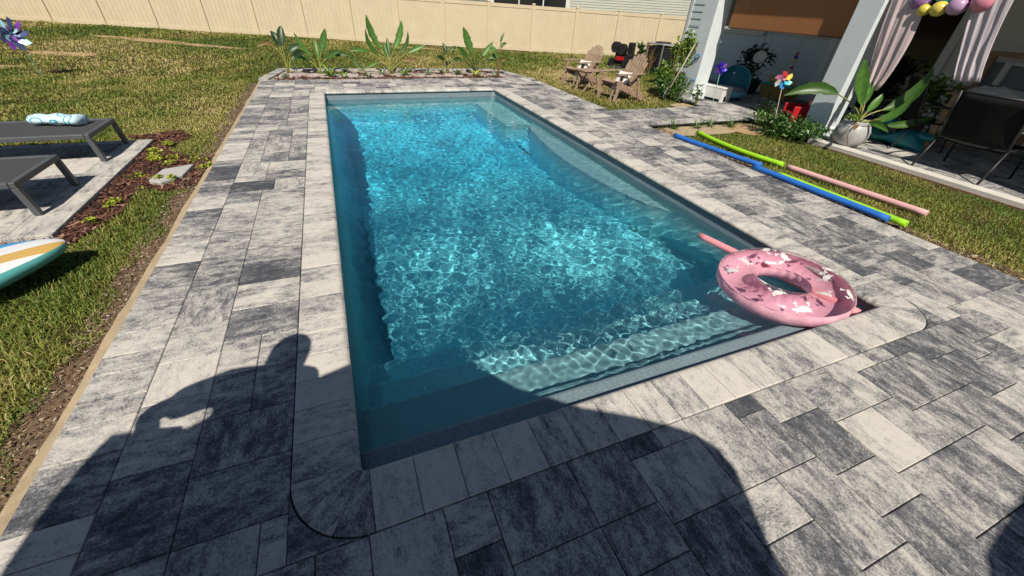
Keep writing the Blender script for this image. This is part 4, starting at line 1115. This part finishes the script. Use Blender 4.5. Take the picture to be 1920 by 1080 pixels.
# window in the right hand wall with its wooden play-kitchen style bar in front
pw = plain('golden_wood', (.36, .23, .13), .6, .25, 5, .2, 60, stretch=(8, 1, 8)); gry = plain('grey_pane', (.20, .23, .25), .3, .1)
t_ = thing('outdoor_bar', 'wooden serving bar with a raised back rail against the porch wall', 'serving bar', (10.75, 0, 0))
obj('back_rail', MB().box(-.16, .1, .9, 3.12, 1.33, 1.40), pw, t_, bevel=.006)
for y in (3.02, 2.0, .95): obj('post', MB().box(-.05, .03, y, y + .08, .0, 1.33), pw, t_, bevel=.004)
obj('back_panel', MB().box(.04, .07, .95, 3.08, .86, 1.25), gry, t_)
obj('inner_frame', MB().box(-.02, .036, 2.78, 2.86, .92, 1.26).box(-.02, .036, .95, 2.78, 1.22, 1.27), f_wh, t_, bevel=.004)
obj('counter', MB().box(-.55, .04, .9, 3.15, .82, .86), pw, t_, bevel=.006)
# dining table with its slatted top
t_ = thing('slatted_table', 'slatted wooden porch table behind the dark sling chairs', 'table', (9.5, 2.05, 0))
mb = MB()
for i in range(9): mb.bar((-.42 + .105 * i, -1.3, .86), (-.42 + .105 * i, .62, .86), .085, .022)
obj('tabletop', mb, pw, t_, bevel=.003)
obj('apron', MB().box(-.42, .42, .5, .53, .78, .846).box(-.42, .42, -1.2, -1.17, .78, .846).box(-.44, -.41, -1.2, .53, .78, .846).box(.41, .44, -1.2, .53, .78, .846), pw, t_)
for x, y in ((-.4, .5), (.4, .5), (-.4, -1.18), (.4, -1.18)): obj('leg', MB().box(x - .035, x + .035, y - .035, y + .035, 0, .78), pw, t_, bevel=.004)
r = random.Random(3)
def crumple(name, label, cat, loc, rx, ry, h, mat, seed):
    mb = MB(); n_ = 20
    for i in range(n_ + 1):
        for j in range(n_ + 1):
            u, v_ = i / n_ * 2 - 1, j / n_ * 2 - 1; q = max(0, 1 - (u * u + v_ * v_) ** 1.2 * .9)
            ns = noise.noise(Vector((u * 2.2, v_ * 2.2, seed))) * .5 + noise.noise(Vector((u * 6, v_ * 6, seed))) * .25
            mb.v.append((u * rx * (1 + .15 * ns), v_ * ry * (1 + .1 * ns), max(.002, h * (q ** .6) * (.75 + ns))))
    mb.f = [(i * (n_ + 1) + j, (i + 1) * (n_ + 1) + j, (i + 1) * (n_ + 1) + j + 1, i * (n_ + 1) + j + 1) for i in range(n_) for j in range(n_)]
    o = obj(name, mb, mat, smooth=True, solid=.004); o.location = loc
    return tag(o, label, cat)
crumple('towel', 'crumpled pale towel with mint and pink patches on the porch table', 'towel', (9.55, 2.28, .875), .26, .36, .14, plain('pale_towel', (.56, .55, .48), .9, .25, 5, .4, 90), 1)
crumple('towel', 'turquoise folded towel on the porch table right of the pale one', 'towel', (9.75, 1.78, .875), .18, .16, .13, plain('turquoise_towel', (.10, .36, .42), .9, .25, 5, .4, 90), 2)

# sling chairs
blk = plain('black_metal', (.02, .02, .022), .45, .1, 5, .05)
bsl = plain('black_sling', (.012, .0125, .013), .9, .2, 5, .6, 300, spec=.15)
sc_ = thing('sling_chair', 'wide black sling chair nearest the camera at the patio edge', 'patio chair', (8.35, 1.68, .0), 0, 'black sling chairs on the patio')
def fabric(p0, p1, p2, p3, sag, n_=8):
    mb = MB(); P_ = [Vector(p) for p in (p0, p1, p2, p3)]
    nn = (P_[1] - P_[0]).cross(P_[3] - P_[0]).normalized()
    for i in range(n_ + 1):
        for j in range(n_ + 1):
            u, v_ = i / n_, j / n_; p = P_[0] * (1 - u) * (1 - v_) + P_[1] * u * (1 - v_) + P_[2] * u * v_ + P_[3] * (1 - u) * v_
            mb.v.append(p - nn * sag * 4 * u * (1 - u))
    mb.f = [(i * (n_ + 1) + j, (i + 1) * (n_ + 1) + j, (i + 1) * (n_ + 1) + j + 1, i * (n_ + 1) + j + 1) for i in range(n_) for j in range(n_)]
    return mb
HW = .36
obj('backrest', fabric((-.24, -HW, .44), (-.24, HW, .44), (-.40, HW, 1.0), (-.40, -HW, 1.0), .03), bsl, sc_, smooth=True, solid=.012)
obj('seat', fabric((.30, -HW, .44), (.30, HW, .44), (-.23, HW, .41), (-.23, -HW, .41), .02), bsl, sc_, smooth=True, solid=.012)
for sg in (-1, 1):
    obj('side_frame', MB().tube([(-.42, sg * (HW + .015), 1.02), (-.23, sg * (HW + .015), .42), (.33, sg * (HW + .015), .44)], .016, 8), blk, sc_, smooth=True)
    obj('leg', MB().tube([(.33, sg * (HW + .02), .64), (.34, sg * (HW + .02), .42), (.42, sg * (HW + .03), .012)], .015, 8), blk, sc_, smooth=True)
    obj('leg', MB().tube([(-.22, sg * (HW + .02), .42), (-.42, sg * (HW + .03), .012)], .015, 8), blk, sc_, smooth=True)
    obj('armrest', MB().tube([(-.30, sg * (HW + .03), .66), (-.05, sg * (HW + .05), .68), (.2, sg * (HW + .05), .67), (.35, sg * (HW + .02), .62)], .018, 8), blk, sc_, smooth=True)
for q_ in ((-.40, 1.01), (.33, .43), (0, .40)): obj('crossbar', MB().tube([(q_[0], -HW, q_[1]), (q_[0], HW, q_[1])], .013, 8), blk, sc_, smooth=True)
c2_ = dup(sc_, (9.1, 2.78, 0), rad(-38), 'black sling chair behind, turned aside beside the green potted foliage', 'black sling chairs on the patio')
c2_.scale = (.85, .72, 1.0)

# curtains
def curtain(name, label, tops, mids, bots, mat, fold, seed, group):
    mb = MB(); n_ = 48; m_ = 14
    for j in range(m_ + 1):
        t = j / m_
        def L3(k): return tuple(tops[k][i] * (1 - t) ** 2 + mids[k][i] * 2 * t * (1 - t) + bots[k][i] * t * t for i in range(3))
        A, B = Vector(L3(0)), Vector(L3(1))
        for i in range(n_ + 1):
            u = i / n_; p = A.lerp(B, u)
            mb.v.append((p.x + fold * .3 * (.6 + .5 * t) * (math.sin(u * 2 * PI * 3.2 + seed + .6 * math.sin(t * 3)) + .35 * math.sin(u * 2 * PI * 7.1 + 2 * seed)) + .01 * noise.noise(Vector((u * 7, t * 5, seed))), p.y, p.z))
    mb.f = [(j * (n_ + 1) + i, j * (n_ + 1) + i + 1, (j + 1) * (n_ + 1) + i + 1, (j + 1) * (n_ + 1) + i) for j in range(m_) for i in range(n_)]
    return tag(obj(name, mb, mat, smooth=True, solid=.002), label, 'curtain', group)
cm1 = plain('pink_gauze', (.80, .68, .69), .9, .12, 3, .2, 120, trans=.45, stretch=(1, 14, .3)); cm2 = plain('lilac_gauze', (.78, .72, .77), .9, .08, 3, .2, 120, trans=.5, stretch=(1, 10, .3))
curtain('curtain', 'pink gauze curtain gathered beside the middle porch column', ((8.15, 3.24, 2.45), (8.15, 3.62, 2.45)), ((8.12, 2.92, 1.5), (8.12, 3.56, 1.5)), ((8.15, 3.14, .82), (8.15, 3.32, .82)), cm1, .035, 1, 'porch curtains')
curtain('curtain', 'white lilac gauze curtain at right in front of the cream wall', ((8.15, 2.25, 2.45), (8.15, 2.72, 2.45)), ((8.15, 2.2, 1.6), (8.15, 2.50, 1.6)), ((8.15, 2.02, 1.12), (8.15, 2.30, 1.10)), cm2, .03, 2, 'porch curtains')
# balloons
BL = [((8.2, 3.22, 1.97), .12, (.25, .12, .30), 'dark purple balloon at the left end of the garland'), ((8.15, 3.10, 1.865), .075, (.62, .52, .08), 'small yellow balloon at the left, under the purple one'),
      ((8.2, 2.96, 2.02), .09, (.02, .25, .32), 'teal balloon above the two yellow ones'), ((8.15, 2.93, 1.885), .095, (.62, .52, .10), 'round yellow balloon in the middle of the garland'),
      ((8.15, 2.74, 1.92), .11, (.42, .26, .42), 'lilac balloon right of the middle yellow one'), ((8.2, 2.60, 2.03), .08, (.4, .06, .15), 'magenta balloon above between lilac and pink'), ((8.17, 2.50, 1.97), .12, (.55, .2, .27), 'pink balloon at the right end of the garland')]
for p, rr, c, lb in BL:
    t_ = thing('balloon', lb, 'balloon', p, 0, 'balloon garland')
    bm_ = plain('balloon_latex', c, .25, .08, 3, .02, 20)
    obj('envelope', MB().blob((0, 0, 0), (rr, rr * 1.05, rr * .95), 2), bm_, t_, smooth=True); obj('knot', MB().tube([(0, 0, rr * .94), (0, 0, rr * 1.08)], [.006, .012], 8), bm_, t_)

# big pot with paddle-leaf plant
potm = plain('grey_pot', (.36, .36, .36), .45, .08, 3, .1, 60)
pt = thing('plant_pot', 'round grey glazed pot on the patio corner', 'plant pot', (8.0, 3.1, .0))
obj('bowl', MB().lathe([(.10, 0), (.15, .01), (.215, .08), (.245, .17), (.245, .25), (.21, .33), (.185, .365), (.20, .39), (.185, .40), (.165, .37), (.16, .34)], 32), potm, pt, smooth=True)
obj('soil', MB().lathe([(.16, .335), (.10, .35)], 20), soil, pt)
t_ = thing('paddle_leaf_plant', 'large paddle-leaf plant growing from the round grey pot', 'plant', (8.0, 3.1, .34))
paddle_plant(t_, [(2.0, .16, .92, .46, .088, .02), (2.9, .22, .62, .3, .06, .15), (-.6, .55, .86, .55, .085, .12), (2.5, 1.05, .52, .58, .085, .85), (-1.0, .35, .5, .4, .06, .2), (.9, .2, .7, .35, .06, .1), (-.5, .95, .33, .55, .055, .55), (3.6, .7, .12, .3, .03, .8), (4.6, .3, .1, .28, .04, .9), (0.2, .3, .45, .3, .05, .3)], L_BOP, L_STEM, 21, dry=(7,))
o = obj('trailing_plant', leafcloud((0, 0, 0), (.17, .17, .07), 120, .06, 12, 1.6), L_YEL); o.location = (7.95, 3.05, .44); tag(o, 'dry trailing foliage around the rim of the grey pot', 'plant')
obj('vine', MB().tube([(-.19, -.08, .0), (-.25, -.09, -.08), (-.27, -.08, -.22), (-.2, -.12, -.38)], .006, 5).tube([(-.10, -.2, .02), (.02, -.26, .05), (.16, -.2, .03), (.24, -.1, -.12)], .006, 5), L_DRY, o, smooth=True)
# porch-side plants
bush('rubber_plant', 'dark rubber plant in shade behind the grey pot', 'plant', (9.3, 3.55, .25), (.35, .4, .4), .55, 160, .2, L_RUB, 61, stem=L_DARK)
bp = thing('blue_pot', 'cobalt blue pot in shade behind the grey pot', 'plant pot', (9.3, 3.55, 0)); obj('bowl', MB().lathe([(.12, 0), (.19, .26), (.2, .28), (.18, .28), (.17, .24)], 24), plain('cobalt_glaze', (.01, .02, .16), .2, .1), bp, smooth=True)
bush('potted_foliage', 'sunlit bright green foliage left of the rear sling chair', 'plant', (9.6, 3.1, .3), (.35, .4, .35), .38, 420, .11, L_YEL, 62)
bp = thing('brown_pot', 'brown pot under the bright green foliage by the rear chair', 'plant pot', (9.6, 3.1, 0)); obj('bowl', MB().lathe([(.13, 0), (.19, .3), (.2, .32), (.17, .32), (.16, .28)], 24), kb, bp, smooth=True)
# turquoise animal sandbox toy
n = NT('turquoise_plastic'); v = n.mapping((1, 1, 1)); n.set(Base_Color=n.ramp(n.noise(v, 4, 3, .5, 1), [(.38, (.01, .15, .22)), (.55, (.01, .22, .20)), (.68, (.05, .28, .12))]), Roughness=.3)
t_ = thing('sandbox_toy', 'turquoise plastic turtle-like toy lying on the patio right of the grey pot', 'plastic toy', (9.1, 3.02, .0), rad(-15))
mb = MB(); rings = []
for k in range(13):
    t = k / 12; q = max(.05, math.sin(PI * (.06 + .9 * t))); rings.append([(.26 * q * math.cos(a), -.55 + 1.1 * t, max(0.0, .13 * q * math.sin(a) * (1.2 + .6 * math.sin(t * 9)) + .10 * q + .05 * math.sin(t * 7))) for a in [2 * PI * j / 16 for j in range(16)]])
obj('body', mb.loft(rings), n.m, t_, smooth=True)
obj('head', MB().blob((-.02, .18, .30), (.12, .2, .075), 2), n.m, t_, smooth=True)
obj('fin', MB().blob((.05, -.42, .22), (.09, .2, .06), 2), n.m, t_, smooth=True)
# low bush at patio corner
bush('low_bush', 'low dense green bush with small leaves at the patio corner', 'bush', (7.55, 3.95, -.05), (.42, .72, .17), .17, 1900, .06, L_MID, 70, ntw=14)
bush('low_bush', 'small leafy shrub rising behind the low bush under the rainbow pinwheel', 'bush', (7.75, 4.45, -.05), (.22, .3, .26), .28, 420, .055, L_DARK, 71)
for i, (x, y, lb) in enumerate(((5.75, 4.72, 'grass tuft in the sand nearest the pool deck'), (6.25, 4.65, 'grass tuft in the middle of the sandy strip by the path'), (6.6, 4.7, 'larger grass tuft right of the middle of the sandy strip'), (7.0, 4.6, 'grass tuft in the sand nearest the low green bush'))):
    rosette('grass_tuft', lb, 'grass tuft', (x, y, -.05), 20, .2, .008, L_MID, i + 80, 'grass tufts in the sandy strip', 1.1)
# red kids chair
redp = plain('red_plastic', (.42, .012, .018), .35, .08)
t_ = thing('toddler_chair', 'small red plastic chair behind the low green bush', 'plastic chair', (8.35, 4.35, .0), rad(150))
mb = MB(); mb.prism([(-.16, -.18), (.18, -.18), (.18, .18), (-.16, .18)], .2, .235)
obj('seat', mb, redp, t_, bevel=.012)
obj('backrest', MB().prism([(-.19, 0), (.19, 0), (.21, .22), (.12, .31), (0, .33), (-.12, .31), (-.21, .22)], -.02, .02).xf(Matrix.Translation((-.19, 0, .2)) @ Matrix.Rotation(rad(-12), 4, 'Y') @ Matrix.Rotation(PI / 2, 4, 'Z') @ Matrix.Rotation(PI / 2, 4, 'X')), redp, t_, bevel=.012)
for sg in (-1, 1):
    obj('side', MB().box(-.2, .2, sg * .2 - .02, sg * .2 + .02, .0, .36), redp, t_, bevel=.015)
obj('sticker', MB().box(-.178, -.170, -.04, .04, .36, .43), f_wh, t_)
# white step stool
t_ = thing('step_stool', 'white plastic step stool standing at the porch slab edge', 'step stool', (8.62, 6.78, 0), rad(8))
obj('step', MB().box(-.17, .17, -.40, .40, .27, .31), f_wh, t_, bevel=.012)
for y in (-.38, .35):
    side = MB().box(-.17, -.06, y, y + .03, 0, .27).box(.06, .17, y, y + .03, 0, .27).box(-.06, .06, y, y + .03, .12, .27)
    obj('side', side, f_wh, t_)
obj('front', MB().box(-.168, -.145, -.35, .35, .06, .27), f_wh, t_)
# egg chair
t_ = thing('pod_chair', 'blue round-backed kids pod chair with a grey pad on the porch', 'kids chair', (9.15, 6.75, .0), rad(205))
eg = plain('aqua_shell', (.03, .21, .30), .4, .1); egl = plain('aqua_pale', (.12, .38, .48), .4, .1); pad = plain('grey_pad', (.16, .2, .24), .9, .2, 6, .4, 80)
mb = MB(); rings = []
for k in range(11):
    t = k / 10; z = .12 + .58 * t; wv = .36 * math.sqrt(max(0.02, 1 - (max(0, z - .38) / .34) ** 2))
    rings.append([(-.30 * math.cos(a) * (1 if z < .4 else math.sqrt(max(.05, 1 - ((z - .4) / .36) ** 2))) - .02, wv * math.sin(a), z) for a in [rad(-88 + 176 * j / 16) for j in range(17)]])
obj('shell', mb.loft(rings, closed=False), eg, t_, smooth=True, solid=.025)
obj('base', MB().lathe([(.2, .02), (.30, .05), (.37, .12), (.37, .16), (.34, .20)], 28), egl, t_, smooth=True)
obj('pad', MB().lathe([(.33, .17), (.34, .22), (.28, .27), (.1, .28)], 24), pad, t_, smooth=True)
obj('badge', MB().tube([(-.28, -.13, .53), (-.255, -.125, .53)], .03, 14), f_wh, t_)
# porch back-wall things
bush('potted_shrub', 'dark shrub in shade behind the blue pod chair', 'plant', (10.4, 7.35, .2), (.4, .4, .4), .45, 420, .12, L_DARK, 63)
dpt = plain('dark_pot', (.015, .015, .017), .5, .1); bp = thing('black_pot', 'black pot holding the dark shrub on the porch', 'plant pot', (10.4, 7.35, 0)); obj('bowl', MB().lathe([(.2, 0), (.29, .3), (.3, .32), (.27, .32), (.26, .28)], 24), dpt, bp, smooth=True)
bush('tall_plant', 'dark leafy plant against the column and the sunlit siding', 'plant', (9.2, 8.0, .0), (.3, .35, .4), .62, 260, .12, L_DARK, 64)
t_ = thing('hanging_dish', 'white shallow dish hanging on cords in front of the siding', 'hanging dish', (9.8, 6.8, .88))
d_ = obj('dish', MB().lathe([(.02, -.04), (.09, -.025), (.13, .0), (.145, .02), (.13, .02), (.09, -.012), (.03, -.025)], 28), cush, t_, smooth=True)
d_.rotation_euler = (rad(20), rad(-58), 0)
for p_, q_ in (((0, 0, .07), (-.05, .15, 1.98)), ((0, .1, .05), (.05, -.05, 1.98)), ((0, -.1, .03), (0, -.3, 1.98))): obj('cord', MB().tube([p_, q_], .004, 4), dpt, t_)
t_ = thing('hanging_ornament', 'string of small red, blue and yellow figures hanging in the porch', 'hanging ornament', (10.0, 6.05, 0))
for z, c_, s_ in ((1.04, redp, .05), (.97, f_ind, .07), (.91, f_yel, .06), (.76, redp, .06), (.70, f_yel, .035)):
    obj('figure', MB().lathe([(.008, s_ * .6), (s_ * .5, s_ * .35), (s_ * .7, -s_ * .25), (s_ * .3, -s_ * .5)], 10, (0, 0, z)), c_, t_, smooth=True)
obj('string', MB().tube([(0, 0, .72), (0, 0, 2.86)], .003, 4), dpt, t_)
t_ = thing('toy_bin', 'yellow and blue plastic toy bin against the porch wall', 'toy bin', (10.6, 6.55, 0), rad(4))
obj('tub', MB().lathe([(.3, 0), (.38, .28), (.4, .30), (.36, .30), (.34, .2)], 4).xf(Matrix.Scale(1.5, 4, (0, 1, 0)) @ Matrix.Rotation(PI / 4, 4, 'Z')), plain('dull_yellow', (.30, .22, .06), .5, .15), t_)
obj('lid', MB().box(-.25, .25, -.42, .42, .302, .33), f_tl, t_, bevel=.01)
for i, (y, c_) in enumerate(((.25, f_yel), (-.05, foil('dull_orange', (.35, .17, .04), 0)), (-.3, f_yel))):
    o = obj('toy_figure', MB().blob((0, 0, .06), (.07, .09, .07), 1).blob((-.03, .06, .14), (.045, .045, .045), 1), c_, smooth=True); o.location = (10.55, 6.55 + y, .325)
    tag(o, ['yellow toy duck at the left on the toy bin', 'orange toy in the middle on top of the toy bin', 'yellow toy at the right on the toy bin'][i], 'toy', 'toys on the toy bin')
# blue handle things on the far column
blu = plain('blue_rubber', (.03, .2, .42), .4, .1)
for i, (y, z, lb) in enumerate(((7.0, .86, 'blue hook strap high on the far porch column'), (7.22, .42, 'small blue band low on the left edge of the far column'), (6.95, .40, 'small blue clip low on the front of the far column'))):
    o = obj('blue_hook', MB().tube([(0, .05, -.1), (-.03, .06, 0), (-.02, 0, .05), (0, -.06, .03), (-.02, -.08, 0)] if i == 0 else [(0, .06, 0), (-.02, .0, -.02), (0, -.06, .01)], .014, 8), blu, smooth=True); o.location = (8.065, y, z); tag(o, lb, 'hook', 'blue bits on the far column')

# ------------------------------------------------------------ by the far column: vine, spade, AC unit
t_ = thing('trellis_vine', 'tall leafy green vine tangle left of the far porch column', 'vine', (7.86, 7.42, -.05))
obj('branches', twigs((0, 0, 0), (0.05, 0, .8), (.24, .3, .7), 22, .008, 31), L_STEM, t_)
mb = leafcloud((0.08, -.05, 1.0), (.18, .24, .42), 520, .10, 32); mb.join(leafcloud((-.05, .1, .45), (.24, .3, .35), 380, .09, 34))
obj('foliage', mb, L_YEL, t_)
bush('low_bush', 'dark green small-leaved bush at the foot of the far column', 'bush', (7.72, 7.1, -.05), (.42, .5, .27), .26, 1300, .06, L_MID, 72, ntw=14)
bush('flowering_sprig', 'thin sprig with a large leaf in the sand beside the white stool', 'plant', (7.75, 6.35, -.05), (.12, .14, .22), .3, 40, .1, L_MID, 73)
t_ = thing('garden_spade', 'long-handled spade leaning against the far porch column', 'spade', (0, 0, 0))
a_, b_ = Vector((7.32, 6.93, -.02)), Vector((8.05, 7.15, 1.12)); d_ = (b_ - a_).normalized()
obj('handle', MB().tube([a_ + d_ * .3, b_], .016, 8), wst, t_, smooth=True)
bl_ = MB(); sd = d_.cross(Vector((-.3, 1, .2))).normalized(); nn_ = sd.cross(d_)
rr_ = []
for k in range(7):
    t = k / 6; wv = .085 * (1 if t > .3 else (t / .3) ** .6 + .12); rr_.append([a_ + d_ * .30 * t + sd * (wv * q) + nn_ * (.018 * q * q) for q in (-1, -.5, 0, .5, 1)])
obj('blade', bl_.loft(rr_, closed=False), plain('worn_steel', (.14, .14, .14), .45, .2, 8, .1, metal=.6), t_, smooth=True, solid=.004)
n = NT('ac_louvre'); n.set(Base_Color=(.06, .063, .068), Roughness=.5, Metallic=.3)
t_ = thing('air_conditioner', 'dark grey louvred air conditioning unit by the house corner', 'air conditioner', (10.9, 11.62, -.06), rad(2))
ac = MB().box(-.3, .3, -.36, .36, .04, .74)
obj('coil', ac, dpt, t_)
mb = MB()
for k in range(15):
    z = .08 + .044 * k
    mb.box(-.345, .345, -.405, .405, z, z + .012)
obj('louvres', mb, n.m, t_)
obj('frame', MB().box(-.35, -.31, -.41, -.37, .0, .78).box(.31, .35, -.41, -.37, 0, .78).box(-.35, -.31, .37, .41, 0, .78).box(.31, .35, .37, .41, 0, .78), plain('ac_grey', (.16, .17, .175), .5, .08), t_, bevel=.004)
tp_ = obj('top', MB().box(-.36, .36, -.42, .42, .782, .82), plain('ac_top', (.30, .31, .32), .5, .08), t_, bevel=.01)
obj('fan_grille', MB().lathe([(.26, .822), (.27, .85), (.2, .862), (.05, .866)], 24), dpt, t_, smooth=True)
obj('plinth', MB().box(-.42, .42, -.48, .48, -.04, .0), kerbm, t_)
t_ = thing('garden_machine', 'black garden machine with round drums and a red part near the fence', 'garden machine', (9.75, 12.3, -.07), rad(200))
obj('body', MB().box(-.45, -.05, -.3, .3, .1, .45).box(-.4, -.25, .05, .28, .45, .78), dpt, t_, bevel=.03)
for y, z in ((-.22, .62), (.05, .58)): obj('drum', MB().tube([(-.05, y, z), (.12, y, z)], [.16, .17], 22), dpt, t_)
for y in (-.3, .3): obj('wheel', MB().tube([(.1, y - .04, .15), (.1, y + .04, .15)], .15, 20), dpt, t_)
obj('grille', MB().box(-.04, .14, -.12, .12, .24, .36), redp, t_, bevel=.01)
obj('skid', MB().box(-.1, .3, -.35, .35, .0, .05), alu, t_)
bush('round_shrub', 'bright green rounded shrub by the fence left of the air conditioner', 'shrub', (9.85, 11.5, -.06), (.17, .17, .24), .52, 130, .15, L_MID, 74)
bush('dry_shrub', 'thin twiggy plant with reddish dry leaves beside the rounded shrub', 'shrub', (10.15, 11.2, -.06), (.22, .22, .35), .55, 70, .05, L_DRY, 75, stem=L_DRY, ntw=16)
bush('low_bush', 'low dark foliage at the foot of the air conditioning unit', 'bush', (10.2, 10.3, -.06), (.45, .5, .13), .12, 500, .09, L_DARK, 76)

# ------------------------------------------------------------ person out of frame, and an unseen canopy added to shade the near deck
skin = plain('skin', (.42, .24, .17), .55, .06); shirt = plain('shirt', (.1, .13, .2), .9, .1)
def skinned(name, verts, edges, radii, mat, parent, root=0):
    me = bpy.data.meshes.new(name); me.from_pydata(verts, edges, []); me.update(); me.materials.append(mat)
    o = bpy.data.objects.new(name, me); S.collection.objects.link(o); o.parent = parent
    m = o.modifiers.new('skin', 'SKIN')
    for i, r_ in enumerate(radii): me.skin_vertices[0].data[i].radius = (r_, r_) if not hasattr(r_, '__len__') else r_
    for i in range(len(verts)): me.skin_vertices[0].data[i].use_root = (i == root)
    s_ = o.modifiers.new('sub', 'SUBSURF'); s_.levels = 1; s_.render_levels = 2
    m.use_smooth_shade = True
    return o
per = thing('person', 'person in a dark shirt and grey shorts standing with one hand on the hip', 'person', (-.82, -.47, 0), 0)
vs = [(0, 0, .95), (0, 0, 1.12), (0, 0, 1.32), (0, 0, 1.45), (0.01, .01, 1.52), (.02, .01, 1.60), (.03, .01, 1.68),
      (-.19, .07, 1.43), (-.47, .10, 1.29), (-.36, .12, 1.08), (-.22, .14, 1.03),
      (.19, -.02, 1.40), (.23, .0, 1.12), (.12, .16, 1.20), (.07, .18, 1.24),
      (-.09, 0, .90), (-.10, .01, .50), (-.10, 0, .09), (-.10, .14, .04), (.09, 0, .90), (.10, .01, .50), (.10, 0, .09), (.10, .14, .04)]
es = [(0, 1), (1, 2), (2, 3), (3, 4), (4, 5), (5, 6), (3, 7), (7, 8), (8, 9), (9, 10), (3, 11), (11, 12), (12, 13), (13, 14), (0, 15), (15, 16), (16, 17), (17, 18), (0, 19), (19, 20), (20, 21), (21, 22)]
ra = [(.19, .14), (.19, .13), (.20, .13), (.15, .10), .065, (.10, .11), (.09, .10), .09, .072, .055, .045, .075, .05, .04, .035, .09, .06, .04, .035, .09, .06, .04, .035]
ra = [(.17, .12), (.17, .115), (.18, .115), (.13, .085), .058, (.07, .08), (.06, .07), .065, .055, .040, .034, .06, .045, .036, .032, .085, .055, .037, .035, .085, .055, .037, .035]
skinned('body', vs, es, ra, skin, per)
def subset(name, ids, grow, mat, ends={}):
    m_ = {k: i for i, k in enumerate(ids)}
    v_ = [ends.get(k, vs[k]) for k in ids]; e_ = [(m_[p], m_[q]) for p, q in es if p in m_ and q in m_]
    r_ = [tuple(c + grow for c in (ra[k] if hasattr(ra[k], '__len__') else (ra[k], ra[k]))) for k in ids]
    return skinned(name, v_, e_, r_, mat, per)
mixp = lambda p, q, t: tuple(vs[p][i] * (1 - t) + vs[q][i] * t for i in range(3))
subset('shirt', [0, 1, 2, 3, 7, 8, 11, 12], .034, shirt, {8: mixp(7, 8, .8), 12: mixp(11, 12, .7), 3: (0, 0, 1.43)})
subset('shorts', [0, 15, 16, 19, 20], .022, plain('grey_shorts', (.12, .11, .10), .9, .1), {16: mixp(15, 16, .85), 20: mixp(19, 20, .85)})
hd = MB(); rings = []
for k in range(15):
    t = k / 14; z = 1.525 + .235 * t; q = math.sin(PI * (.12 + .86 * t)) ** .6
    rings.append([(.03 + .076 * q * math.cos(a_), .012 + (.096 if math.sin(a_) < 0 else .092 * (1 if t > .25 else .9 + .4 * t)) * q * math.sin(a_), z) for a_ in [2 * PI * j / 24 for j in range(24)]])
obj('head', hd.loft(rings), skin, per, smooth=True)
obj('nose', MB().blob((.03, .112, 1.632), (.013, .02, .022), 1), skin, per, smooth=True)
obj('mouth', MB().blob((.03, .096, 1.588), (.024, .008, .007), 1), plain('lips', (.35, .12, .1), .5), per, smooth=True)
for sg in (-1, 1):
    obj('eye', MB().blob((.03 + sg * .03, .094, 1.652), (.012, .008, .007), 1), f_wh, per, smooth=True)
    obj('iris', MB().blob((.03 + sg * .03, .101, 1.652), (.005, .003, .005), 1), dpt, per, smooth=True)
    obj('ear', MB().blob((.03 + sg * .078, .01, 1.635), (.011, .02, .03), 1), skin, per, smooth=True)
hr = MB(); rings = []
hairm = plain('brown_hair', (.06, .035, .02), .7, .5, 4, .9, 90, stretch=(40, 40, 4))
for k in range(11):
    t = k / 10; rr = math.sin(PI / 2 * min(1, (1.001 - t) ** .5)) 
    zf, zb = 1.69 + .12 * t, 1.55 + .26 * t
    rings.append([(.03 + .112 * rr * math.cos(a_), .004 + .135 * rr * math.sin(a_), (zf if math.sin(a_) > .2 else zb + (zf - zb) * max(0, min(1, (math.sin(a_) + .5) / .7)))) for a_ in [2 * PI * j / 28 for j in range(28)]])
obj('hair', hr.loft(rings), hairm, per, smooth=True)
obj('shoe', MB().blob((-.10, .05, .045), (.05, .14, .05), 2), f_wh, per, smooth=True)
obj('shoe', MB().blob((.10, .05, .045), (.05, .14, .05), 2), f_wh, per, smooth=True)
for s_, bx, by, bz in ((-1, -.22, .15, 1.03), (1, .06, .19, 1.25)):
    for k in range(5):
        L_ = (.055, .082, .09, .08, .065)[k]; o_ = (k - 2) * .018
        obj('finger', MB().tube([(bx + o_, by - .02, bz), (bx + o_ * 1.2, by + .02, bz - L_ * .55), (bx + o_ * 1.25, by + .025, bz - L_)], [.009, .0085, .007], 6), skin, per, smooth=True)
# added unseen canopy: outline cut to throw the big deck shadow; thin cloth at about 2.15 m
HS = 2.15; ox, oy = HS / math.tan(rad(SUN_EL)) * math.cos(rad(SUN_AZ)), HS / math.tan(rad(SUN_EL)) * math.sin(rad(SUN_AZ))
out = [(-1.25, -.35), (-1.18, .05), (-1.15, .26), (-1.08, .48), (-1.03, .575), (-.95, .56), (-.88, .50), (-.72, .50), (-.62, .55), (-.50, .55), (-.37, .565), (-.02, .665), (.16, .72), (.28, .70), (.42, .78), (.52, .80), (.58, .74), (.61, .58), (.69, .42), (.85, .2), (1.1, -.03), (1.33, -.17), (1.48, -.285), (1.56, -.36), (1.61, -.46), (1.61, -.57), (1.57, -.67), (1.51, -.80), (1.46, -.93), (1.45, -1.15), (1.75, -1.5), (2.1, -1.32), (2.3, -1.2), (2.8, -1.13), (3.4, -1.2), (3.6, -2.4), (1.5, -3.0), (-1.2, -2.4), (-1.5, -1.2)]
cv = [(x - ox, y - oy) for x, y in out]
shadow_caster = thing('added_shadow_canopy', 'cloth sheet on slim posts behind the camera, added unseen to cast the deck shadow', 'added shadow caster', (0, 0, 0))
obj('cutout', MB().prism(cv, HS - .004, HS + .004), plain('canvas', (.35, .33, .3), .9, .1), shadow_caster)
for x, y in ((-1.9, -2.6), (.6, -3.1), (1.6, -3.3), (-1.75, -3.8)):
    obj('post', MB().tube([(x, y, 0), (x, y, HS - .006)], .03, 10), alu, shadow_caster, smooth=True)
